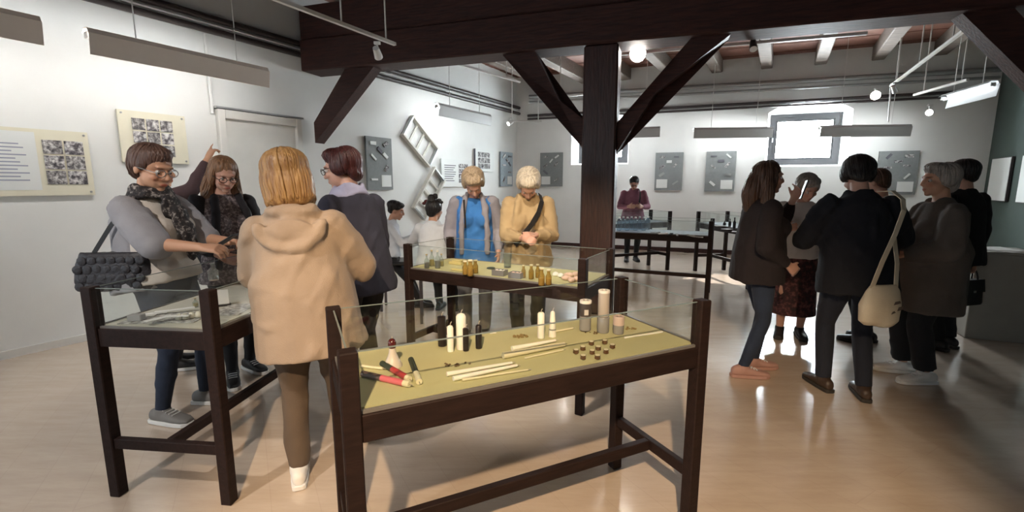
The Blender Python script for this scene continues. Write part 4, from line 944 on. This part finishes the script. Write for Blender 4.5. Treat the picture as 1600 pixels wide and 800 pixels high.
def add_locks(nm, F, hk, sp):
    """lay tapered locks from the crown down over the hair surface"""
    bm = bmesh.new(); bm.from_mesh(nm); bvh = BVHTree.FromBMesh(bm); bm.free()
    rr = random.Random(len(nm.vertices)); H, HR = F.H, F.HR; mb = MB()
    low = {'long': -.34, 'bob': -.15}.get(sp['style'], -.10)
    for i in range(sp.get('locks', 150)):
        az = 2 * math.pi * (i + rr.random() * .9) / sp.get('locks', 150) ; pts = []; swirl = rr.uniform(-.07, .07); r0 = rr.uniform(.003, .006) * hk; lift = rr.uniform(-1.2, .9); st = rr.uniform(.02, .35)
        lim = low + rr.uniform(-.01, .05)
        for j in range(14):
            u = st + (1 - st) * j / 13
            if u < .5: th = (.08 + u * 2 * .92) * math.pi / 2; el = math.cos(th); hz = math.sin(th); base = Vector((0, -.025, .04))
            else: el = 0; hz = 1; base = Vector((0, -.025, .04 + (lim - .04) * (u - .5) * 2))
            a = az + swirl * u; dl = Vector((hz * math.cos(a), hz * math.sin(a), el)); o = H(base + dl * .4); dw = (HR @ dl).normalized()
            hit = bvh.ray_cast(o, -dw, .4 * hk)
            if hit[0] is None:
                break
            pts.append(hit[0] + dw * (.002 * hk * lift))
        if len(pts) < 4: continue
        n = len(pts); c0 = F.H((0, -.025, .02)); vs_ = []; fs = []; m_ = 6
        for j in range(n):
            t = (pts[min(j + 1, n - 1)] - pts[max(j - 1, 0)]).normalized(); nn = (pts[j] - c0).normalized(); nn = (nn - t * nn.dot(t)).normalized(); sd = t.cross(nn)
            rd = r0 * (.35 + .9 * math.sin(math.pi * (.12 + .76 * j / (n - 1)))) * (1 if j < n - 1 else .3)
            for q in range(m_): a_ = 2 * math.pi * q / m_; vs_.append(pts[j] + sd * (1.5 * rd * math.cos(a_)) + nn * (.6 * rd * math.sin(a_)))
        fs = [(m_ * j + q, m_ * j + (q + 1) % m_, m_ * j + m_ + (q + 1) % m_, m_ * j + m_ + q) for j in range(n - 1) for q in range(m_)] + [tuple(range(m_)), tuple(range(m_ * (n - 1), m_ * n))]
        mb.add(vs_, fs)
    bm = bmesh.new(); bm.from_mesh(nm); tm = mb.mesh('t'); bm.from_mesh(tm); bm.to_mesh(nm); bm.free(); bpy.data.meshes.remove(tm); nm.shade_smooth()
def make_hair(F, sp, root, hk):
    st = sp['style']; H, HR = F.H, F.HR; mb = MB()
    def e(c, r, rot=None): mb.ell(H(c), tuple(q * hk for q in r), HR @ (rot if rot is not None else Matrix.Identity(3)))
    e((0, -.026, .047), (.085, .097, .078), Rx(12))
    if st == 'short':
        e((0, -.055, .01), (.078, .062, .085)); e((0, .03, .085), (.06, .05, .034)); e((.064, -.012, .028), (.020, .046, .040)); e((-.064, -.012, .028), (.020, .046, .040)); e((0, -.07, -.04), (.056, .036, .045))
    if st == 'crop': e((0, -.055, .015), (.076, .060, .08)); e((0, -.068, -.03), (.06, .034, .045)); e((.066, -.02, .03), (.016, .04, .035)); e((-.066, -.02, .03), (.016, .04, .035))
    if st == 'full': # voluminous short
        e((0, -.05, .035), (.095, .085, .092)); e((0, .025, .092), (.072, .06, .038)); e((.072, -.022, .01), (.024, .055, .06)); e((-.072, -.022, .01), (.024, .055, .06)); e((0, -.078, -.035), (.07, .038, .06))
    if st == 'bob':
        e((0, -.04, .055), (.098, .10, .078)); e((0, -.07, -.02), (.098, .055, .105)); e((.076, -.012, -.03), (.030, .062, .10)); e((-.076, -.012, -.03), (.030, .062, .10)); e((0, -.06, -.09), (.098, .055, .050)); e((0, .035, .085), (.07, .05, .035))
        e((.07, .01, -.085), (.034, .05, .05)); e((-.07, .01, -.085), (.034, .05, .05))
    if st == 'long':
        e((0, -.06, .0), (.086, .058, .10)); e((.072, -.02, -.02), (.022, .055, .09)); e((-.072, -.02, -.02), (.022, .055, .09))
        for sx in (-1, 1):
            mb.limb([H((sx * .070, -.03, -.03)), H((sx * .088, -.03, -.13)), H((sx * .10, sp.get('fwd', -.01), -.23)), H((sx * .098, sp.get('fwd', -.01) + .01, -.33))], [.036 * hk, .042 * hk, .038 * hk, .012 * hk], 12)
        mb.limb([H((0, -.085, 0)), H((0, -.105, -.12)), H((0, -.10, -.25))], [.06 * hk, .07 * hk, .045 * hk], 14)
    if st == 'bun': e((0, -.05, .02), (.082, .068, .085)); e((0, -.07, .13), (.042, .042, .036)); e((.066, -.015, .02), (.018, .045, .045)); e((-.066, -.015, .02), (.018, .045, .045)); e((0, -.065, -.04), (.06, .035, .05))
    if st == 'boy': e((0, -.04, .06), (.092, .095, .066)); e((0, .03, .085), (.074, .055, .030)); e((0, -.062, .0), (.07, .045, .055)); e((.07, -.01, .045), (.018, .05, .03)); e((-.07, -.01, .045), (.018, .05, .03))
    nm = remesh(mb, .007, 2, 'hair', .0015, 3, 20); add_locks(nm, F, hk, sp); mobj(nm, 'hair', sp['mat'], root)
    if sp.get('clip'):
        for (sx, cz) in ((-.085, .085), (.085, .10), (.03, .155)): part('hair_clip', 'wax_maroon' if sx < 0 else 'hair_black', root, lambda b: (b.ell(H((sx, -.05, cz)), (.030 * hk, .018 * hk, .022 * hk), n=10, m=7), b.ell(H((sx * 1.35, -.05, cz - .02)), (.024 * hk, .014 * hk, .018 * hk), n=10, m=7)), smooth='all')
def neck_scarf(m, r=.082, rows=3, drop=None, name='scarf'):
    def fn(F):
        mb = MB(); k = F.k
        for j in range(rows):
            zz = .475 + .024 * j; rr = r + .02 - .012 * j
            pts = [F.T((rr * math.cos(t) * 1.05, .012 + rr * math.sin(t) * .95, zz + .012 * math.sin(t * 3 + j))) for t in np.linspace(0, 2 * math.pi, 19)]
            for i in range(18): mb.frust(pts[i], pts[i + 1], .021 * k, .021 * k, 8); mb.ell(pts[i], .021 * k, n=8, m=6)
        if drop:
            for (x0, y0, z0, w_) in drop: mb.ell(F.T((x0, y0, z0)), (w_ * k, .026 * k, .085 * k))
        mobj(remesh(mb, .010, 2, name, .010, 5, 14), name, m, F.root)
    return fn
def band(mat_, pts, name='shoulder_strap', width=.03):
    """strap over the torso given torso-frame points"""
    def fn(F):
        P = [F.T(p) for p in pts]; c = F.T((0, 0, .25)); N = [(Vector((p.x - c.x, p.y - c.y, .3 * (p.z - c.z)))) for p in P]
        mb = MB(); mb.strip(P, N, width * F.k, .006); mb.build(name, mat_, F.root)
    return fn
NV = .0065
def hood(mb, F):
    k = F.k
    e = lambda c, r, rot=None: mb.ell(F.T(c), tuple(v * k for v in r), rot)
    e((0, -.075, .495), (.115, .05, .040)); e((.085, -.03, .492), (.042, .065, .042)); e((-.085, -.03, .492), (.042, .065, .042)); e((0, .02, .47), (.09, .06, .035))
    for q in range(19):
        t = math.pi * (q / 18); x = .135 * math.cos(t); z = .435 - .105 * math.sin(t) ** .8
        e((x, -.115 - .03 * math.sin(t), z), (.030, .026, .026))
    e((0, -.135, .41), (.11, .028, .06))
def collar(mb, F):
    k = F.k
    for s_ in (-1, 1): mb.ell(F.T((s_ * .062, .01, .49)), (.028 * k, .065 * k, .035 * k))
    mb.ell(F.T((0, -.055, .495)), (.07 * k, .022 * k, .036 * k))
def lapels(mb, F):
    k = F.k
    for s_ in (-1, 1): mb.limb([F.T((s_ * .075, .05, .485)), F.T((s_ * .10, .13, .36)), F.T((s_ * .115, .15, .20)), F.T((s_ * .12, .145, -.05))], [.030 * k, .034 * k, .030 * k, .028 * k], 10)
figure(-2.20, 2.86, 97, 1.71, 'woman with cropped brown hair, glasses, grey cape and black patterned scarf', 'skin_tan', girth=1.14, lean=-5, hs=1.16, head=(8, 24, 0),
       wristR=(.16, .40, 1.10), wristL=(-.10, .38, 1.10), elbR=(.5, -.7, -1), elbL=(-.5, -.7, -1), palmR=(-.5, 0, -1), palmL=(.5, 0, -1), curl=.7, footR=(.12, .0, 4), footL=(-.15, .06, -10), voxel=NV,
       bottom=dict(mat='jeans_blue', loose=.006, cuff=.042), shoes=dict(mat='shoe_grey', laces='sole_white'), hair=dict(style='short', mat='hair_brown_grey'), glasses='metal_grey',
       top=[dict(name='shirt', mat='shirt_offwhite', hem=-.03, sleeve=.62, loose=.018, flare=.015, cuff=.06), dict(name='cape', mat='cape_grey', hem=-.06, sleeve=.58, sr=.028, loose=.032, yoff=-.055, ys=.86, flat=1, flare=.03, cuff=.075)],
       extras=[neck_scarf('scarf_print', .088, 3, [(.0, .14, .40, .075), (.0, .185, .33, .065), (-.01, .21, .24, .06), (-.02, .205, .16, .05)])])
figure(-2.80, 3.64, 60, 1.70, 'person in a dark plum sweater pointing at a panel, half hidden by another woman', 'skin_tan', head=(0, 0, 0), wristR=(.15, .36, 1.63), elbR=(.6, .5, -.8), palmR=(0, 0, -1), point=1, voxel=.009,
       top=[dict(name='sweater', mat='sleeve_plum', hem=-.1, loose=.02)], bottom=dict(mat='trouser_black'), shoes=dict(mat='shoe_black'), hair=dict(style='crop', mat='hair_brown'))
figure(-2.18, 3.50, 128, 1.70, 'girl with long light brown hair, dark glasses and a black blazer over a printed blouse', 'skin_fair', head=(4, 26, 0), wristR=(.15, .24, .98), wristL=(-.15, .24, .98), palmR=(-1, 0, -.2), palmL=(1, 0, -.2), voxel=NV, footR=(.09, .12, 20), footL=(-.09, -.02, -8),
       bottom=dict(mat='trouser_black', loose=.008, cuff=.042), shoes=dict(mat='shoe_black', laces='sole_white'), hair=dict(style='long', mat='hair_light_brown', fwd=.05), glasses='black_plastic',
       top=[dict(name='blouse', mat='blouse_print', hem=-.16, sleeve=0, loose=.018, flare=.02), dict(name='blazer', mat='blazer_black', hem=-.13, loose=.026, yoff=-.045, ys=.88, flat=1, flare=.02, add=[lapels])])
figure(-1.01, 2.21, -17, 1.63, 'blond woman with a bob in a beige hooded sweatshirt, back turned', 'skin_fair', girth=1.2, hs=1.10, head=(-14, 14, -3), side=-4, wristR=(.17, .30, 1.02), wristL=(-.10, .27, 1.20), elbR=(.95, -.8, -.35), elbL=(-.7, -.9, -.3), palmR=(-1, 0, -.3), palmL=(1, 0, -.3), voxel=NV, twist=2,
       footR=(.12, .22, 10), footL=(-.09, -.03, -6), bottom=dict(mat='trouser_brown', loose=.016, cuff=.052, fold=.014), shoes=dict(mat='shoe_white'), hair=dict(style='bob', mat='hair_blond'),
       top=[dict(name='hooded_sweatshirt', mat='hoodie_beige', hem=-.21, loose=.036, flare=.028, waist=.032, sr=.016, cuff=.045, add=[hood], fold=.016, ffreq=9, voxel=.011)])
figure(-.98, 2.95, 300, 1.72, 'woman with dark red short hair, dark glasses, navy jacket and lilac scarf', 'skin_fair', girth=1.05, lean=7, head=(-26, 8, 0), wristR=(.12, .22, 1.20), wristL=(-.16, .16, 1.10), elbR=(.4, -.6, -.8), elbL=(-.7, -.8, -.4), palmR=(-1, 0, 0), palmL=(1, 0, 0), voxel=NV,
       bottom=dict(mat='trouser_black', loose=.012, cuff=.05), shoes=dict(mat='shoe_black', sole='sole_dark'), hair=dict(style='full', mat='hair_red'), glasses='black_plastic',
       top=[dict(name='jacket', mat='jacket_navy', hem=-.14, loose=.03, flare=.02, waist=.02, sr=.01, cuff=.042)], extras=[neck_scarf('scarf_lilac', .082, 3)])
figure(-1.48, 5.52, 78, 1.36, 'dark-haired boy in a white shirt sitting on a stool', 'skin_warm', sex='m', pelvis=.66, lean=6, head=(8, 10, 0), wristR=(.14, .40, 1.06), wristL=(-.14, .36, 1.06), elbR=(.3, -.3, -1), elbL=(-.3, -.3, -1), palmR=(-.4, 0, -1), palmL=(.4, 0, -1), footR=(.09, .42, 4), footL=(-.09, .40, -4), voxel=.009,
       bottom=dict(mat='trouser_black', cuff=.05), shoes=dict(mat='shoe_black', sole='sole_dark'), hair=dict(style='boy', mat='hair_black'), top=[dict(name='shirt', mat='white_shirt', hem=-.02, loose=.022, flare=.012, flat=1, add=[collar])])
figure(-.86, 5.02, 12, 1.56, 'child with black hair and clips in a white shirt, seated with back turned', 'skin_warm', pelvis=.62, head=(14, 8, 0), wristR=(.2, .34, .95), wristL=(-.2, .34, .95), elbR=(.8, -.4, -.6), elbL=(-.8, -.4, -.6), footR=(.12, .45, 4), footL=(-.12, .45, -4), voxel=.009,
       bottom=dict(mat='trouser_black'), shoes=dict(mat='shoe_black', sole='sole_dark'), hair=dict(style='bun', mat='hair_black', clip=1), top=[dict(name='shirt', mat='white_shirt', hem=-.02, loose=.034, flare=.02, flat=1, add=[collar])])
figure(-.36, 4.42, 176, 1.67, 'sandy-haired woman in a blue t-shirt under an open lilac grey jacket', 'skin_fair', girth=1.04, lean=7, hs=1.08, head=(-8, 44, 8), wristR=(.22, .14, .86), wristL=(-.22, .14, .86), elbR=(.3, -1, 0), elbL=(-.3, -1, 0), voxel=.0085,
       bottom=dict(mat='trouser_grey', loose=.02, cuff=.06), shoes=dict(mat='shoe_black'), hair=dict(style='full', mat='hair_sandy'),
       top=[dict(name='t_shirt', mat='tee_blue', hem=-.16, sleeve=0, loose=.02, flare=.025, neck=.47), dict(name='jacket', mat='jacket_lilac', hem=-.16, loose=.028, yoff=-.05, ys=.9, flat=1, flare=.02, waist=.02, sr=.008, add=[lapels, collar])],
       extras=[band('strap_black', [(.09, .115, .46), (.085, .165, .38), (.08, .195, .30), (.078, .20, .22)], 'lanyard', .016)])
figure(.145, 4.2, 181, 1.67, 'white-haired woman in a tan jacket with a dark crossbody strap, head bowed', 'skin_fair', girth=1.06, lean=7, hs=1.08, head=(0, 50, 0), wristR=(.05, .33, 1.04), wristL=(-.06, .30, 1.06), elbR=(.6, -.5, -.8), elbL=(-.6, -.5, -.8), palmR=(-.7, 0, -.6), palmL=(.7, 0, -.6), curl=.8, voxel=.0085,
       bottom=dict(mat='trouser_black', loose=.02, cuff=.055), shoes=dict(mat='shoe_black'), hair=dict(style='full', mat='hair_white'),
       top=[dict(name='shirt', mat='shirt_brown', hem=.12, sleeve=0, loose=.012, fold=.003), dict(name='jacket', mat='jacket_tan', hem=-.15, loose=.030, flare=.025, waist=.02, sr=.010, yoff=-.006, ys=.98, add=[lapels, collar], fold=.016)],
       extras=[band('strap_black', [(-.10, .02, .50), (-.115, .11, .455), (-.085, .19, .37), (-.03, .225, .28), (.045, .225, .18), (.11, .20, .09)], 'shoulder_strap', .042)])
figure(2.36, 9.02, 186, 1.66, 'dark-haired person in a pink shirt behind the far cases', 'skin_fair', girth=1.1, sex='m', head=(8, 34, 0), wristR=(.14, .30, 1.08), wristL=(-.12, .30, 1.08), elbR=(.7, -.4, -.8), elbL=(-.7, -.4, -.8), voxel=.011, bottom=dict(mat='trouser_black', voxel=.014), shoes=dict(mat='shoe_black', sole='sole_dark'), hair=dict(style='crop', mat='hair_black'),
       top=[dict(name='shirt', mat='shirt_pink', hem=-.08, loose=.024, flat=1, add=[collar])], glasses='black_plastic', extras=[band('strap_black', [(-.09, .03, .50), (-.10, .12, .44), (-.095, .165, .34), (-.08, .17, .22)], 'shoulder_strap', .03)])
figure(1.90, 3.52, 93, 1.655, 'young woman with long brown hair in a dark maroon top and blue jeans', 'skin_fair', girth=1.06, head=(0, 2, 0), wristR=(.20, .12, .92), wristL=(-.06, .25, 1.36), elbR=(.5, -1, 0), elbL=(-.6, -.2, -1), palmR=(-1, 0, 0), palmL=(.3, -1, 0), voxel=.0085,
       bottom=dict(mat='jeans_blue', loose=.006, cuff=.042), shoes=dict(mat='shoe_pink', sole='shoe_pink', laces='sole_white'), hair=dict(style='long', mat='hair_brown', fwd=-.05), footR=(.08, -.08, 4), footL=(-.09, .08, -4),
       top=[dict(name='sweater', mat='top_maroon', hem=-.14, loose=.032, flare=.025, waist=.03, sr=.01)])
figure(2.78, 4.45, 205, 1.60, 'person in a pale blouse and a long dark flowered skirt, behind the others', 'skin_fair', head=(-20, 26, 0), lean=8, wristR=(.16, .26, 1.12), wristL=(-.16, .26, 1.12), palmR=(-1, 0, 0), palmL=(1, 0, 0), voxel=.011,
       bottom=dict(mat='skirt_print', name='skirt', skirt=-.66), shoes=dict(mat='shoe_black', sole='sole_dark'), hair=dict(style='full', mat='hair_grey'), top=[dict(name='blouse', mat='shirt_white2', hem=-.06, loose=.03, sr=.02)])
figure(2.40, 3.16, 10, 1.70, 'person in a long dark navy coat seen from behind, canvas bag on the shoulder', 'skin_fair', sex='m', girth=1.08, lean=7, head=(10, 28, 0), wristR=(.14, .30, 1.10), wristL=(-.12, .32, 1.14), elbR=(1, -.5, -.5), elbL=(-.7, -.3, -.8), voxel=.0085, footR=(.10, -.06, 12), footL=(-.10, .06, -10),
       bottom=dict(mat='jeans_dark', loose=.012, cuff=.052), shoes=dict(mat='shoe_brown', sole='sole_dark'), hair=dict(style='full', mat='hair_black'), top=[dict(name='coat', mat='coat_navy', hem=-.18, loose=.034, flare=.025, waist=.03, sr=.014, flat=1, add=[collar])])
figure(3.38, 4.25, 335, 1.63, 'dark-haired person in a black jacket beyond the navy coat', 'skin_fair', sex='m', girth=1.05, head=(-10, 18, 0), wristR=(.22, .22, .98), wristL=(-.2, .22, .98), voxel=.011, bottom=dict(mat='trouser_black'), shoes=dict(mat='shoe_black', sole='sole_dark'), hair=dict(style='crop', mat='hair_brown'),
       top=[dict(name='jacket', mat='coat_black', hem=-.12, loose=.032, flare=.02, flat=1)])
figure(3.16, 3.42, 282, 1.635, 'grey-haired woman in a wide taupe cape and white sneakers', 'skin_warm', girth=1.06, head=(-4, 4, 0), wristR=(.12, .26, 1.0), wristL=(-.12, .26, 1.0), elbR=(.8, -.6, -.6), elbL=(-.8, -.6, -.6), voxel=.0085, footR=(.10, .04, 10), footL=(-.10, .0, -10),
       bottom=dict(mat='trouser_black', loose=.03, cuff=.075, fold=.012, len=.92), shoes=dict(mat='shoe_white', laces='sole_white'), hair=dict(style='full', mat='hair_grey'), top=[dict(name='cape', mat='cape_taupe', hem=-.34, loose=.034, flare=.045, waist=.055, sr=.03, cuff=.075, fold=.018, ffreq=9, add=[collar])])
F15 = figure(3.99, 4.10, 348, 1.70, 'person in a black jacket carrying a black handbag, beside the plinth', 'skin_fair', sex='m', girth=1.05, head=(-20, 6, 0), wristR=(.25, .03, .80), wristL=(-.22, .14, .9), elbR=(.5, -1, 0), voxel=.009, handdirR=(0, 0, -1), curl=1.0, bottom=dict(mat='trouser_black', loose=.02, cuff=.06), shoes=dict(mat='shoe_black', sole='sole_dark'), hair=dict(style='crop', mat='hair_black'),
       top=[dict(name='jacket', mat='coat_black', hem=-.13, loose=.032, flare=.02, flat=1, add=[collar])])

# ------------------------------------------------------------------ things people carry
mat('bag_black', (.012, .011, .012), .4, bump=.2, bscale=80); mat('quilt_black', (.022, .02, .025), .5, bump=.6, bscale=45)
# quilted shoulder bag of the woman in the cape
qb = empty('shoulder_bag', (-2.33, 2.66, .88), R(8)); tag(qb, 'black quilted shoulder bag hanging at the hip of the woman in the grey cape', 'bag')
mb = MB(); mb.loft([((0, 0, 0), .19, .045), ((0, 0, .06), .215, .062), ((0, 0, .16), .20, .055), ((0, 0, .23), .17, .03)], p=3)
mobj(remesh(mb, .010, 3, 'bag_body', .004, 3, 20), 'bag_body', 'quilt_black', qb)
mbq = MB()
for i in range(7):
    for j in range(4): mbq.ell((-.16 + .05 * i + (.025 if j % 2 else 0), -.050 - .006 * math.sin(j + .5), .035 + .05 * j), (.027, .0045, .027), n=8, m=6)
qq = mbq.build('quilting', 'quilt_black', qb, smooth='all'); qq['kind'] = 'stuff'
part('strap', 'bag_black', qb, lambda b: b.strip([(-.10, 0, .22), (.02, -.02, .38), (.12, .0, .52)], [(0, -1, 0)] * 3, .022, .006))
# canvas tote
tb_ = empty('tote_bag', (2.36, 2.875, .60), R(8)); tag(tb_, 'cream canvas tote bag with a long strap hanging behind the navy coat', 'bag')
mb = MB(); mb.loft([((0, 0, 0), .10, .03), ((0, 0, .03), .135, .055), ((.0, 0, .14), .145, .06), ((.01, 0, .23), .125, .035), ((.01, 0, .27), .10, .018)], p=2.6)
mobj(remesh(mb, .010, 3, 'bag_body', .016, 8, 7), 'bag_body', 'canvas', tb_)
mat('tote_print', (.10, .075, .06), .9)
part('printed_motif', 'tote_print', tb_, lambda b: [b.prism([(x0, -.0665, z0), (x0 + w_, -.0665, z0 + .01), (x0 + w_ - .01, -.0665, z0 + h_), (x0 + .008, -.0665, z0 + h_ * .8)], (0, 0, 0), (0, -.002, 0)) for x0, z0, w_, h_ in ((.03, .15, .05, .025), (.06, .11, .045, .03), (.02, .09, .03, .02))])
part('strap', 'canvas', tb_, lambda b: b.strip([(-.08, -.005, .25), (-.055, -.03, .42), (-.015, -.055, .60), (.04, -.04, .74), (.07, .0, .805), (.08, .08, .855), (.08, .18, .85)], [(0, -1, 0), (0, -1, 0), (0, -1, 0), (0, -1, .2), (0, -.6, .8), (0, 0, 1), (0, .2, 1)], .032, .005))
part('strap', 'canvas', tb_, lambda b: b.strip([(.10, 0, .24), (.12, .03, .40), (.14, .09, .56)], [(0, -1, 0)] * 3, .03, .005))
# black handbag
S_, E_, W_ = F15.arm[1]; wr = F15.root.matrix_basis @ W_
hb = empty('handbag', (wr.x, wr.y, wr.z - .43), R(15)); tag(hb, 'black handbag with two handles held beside the plinth', 'bag')
part('bag_body', 'bag_black', hb, lambda b: b.loft([((0, 0, 0), .15, .05), ((0, 0, .015), .155, .055), ((0, 0, .18), .145, .045), ((0, 0, .235), .14, .03)], p=5), smooth=True)
part('flap', 'bag_black', hb, lambda b: b.prism([(-.14, -.05, .12), (.14, -.05, .12), (.142, -.032, .236), (-.142, -.032, .236)], (0, 0, 0), (0, -.005, 0)))
for yy in (-.025, .025):
    part('handle', 'bag_black', hb, lambda b: b.tube([(.07 * math.cos(t), yy * (1 - .6 * math.sin(t)), .23 + .115 * math.sin(t)) for t in np.linspace(0, math.pi, 11)], .007, 8))
part('clasp', 'metal_grey', hb, lambda b: b.box((0, -.056, .13), (.03, .006, .02)))
# phones
def phone(loc, rot, label):
    o = empty('mobile_phone', loc); o.rotation_euler = rot; tag(o, label, 'phone')
    part('case', 'black_plastic', o, lambda b: b.box((0, 0, 0), (.072, .009, .145)), bevel=.003); part('screen', 'bag_black', o, lambda b: b.box((0, -.0051, 0), (.064, .001, .132)))
phone((2.205, 3.52, 1.46), (R(15), 0, R(70)), 'black phone raised to the mouth of the young woman')
phone((-1.70, 2.72, 1.17), (R(60), 0, R(90)), 'dark phone in the hand of the woman in the grey cape')
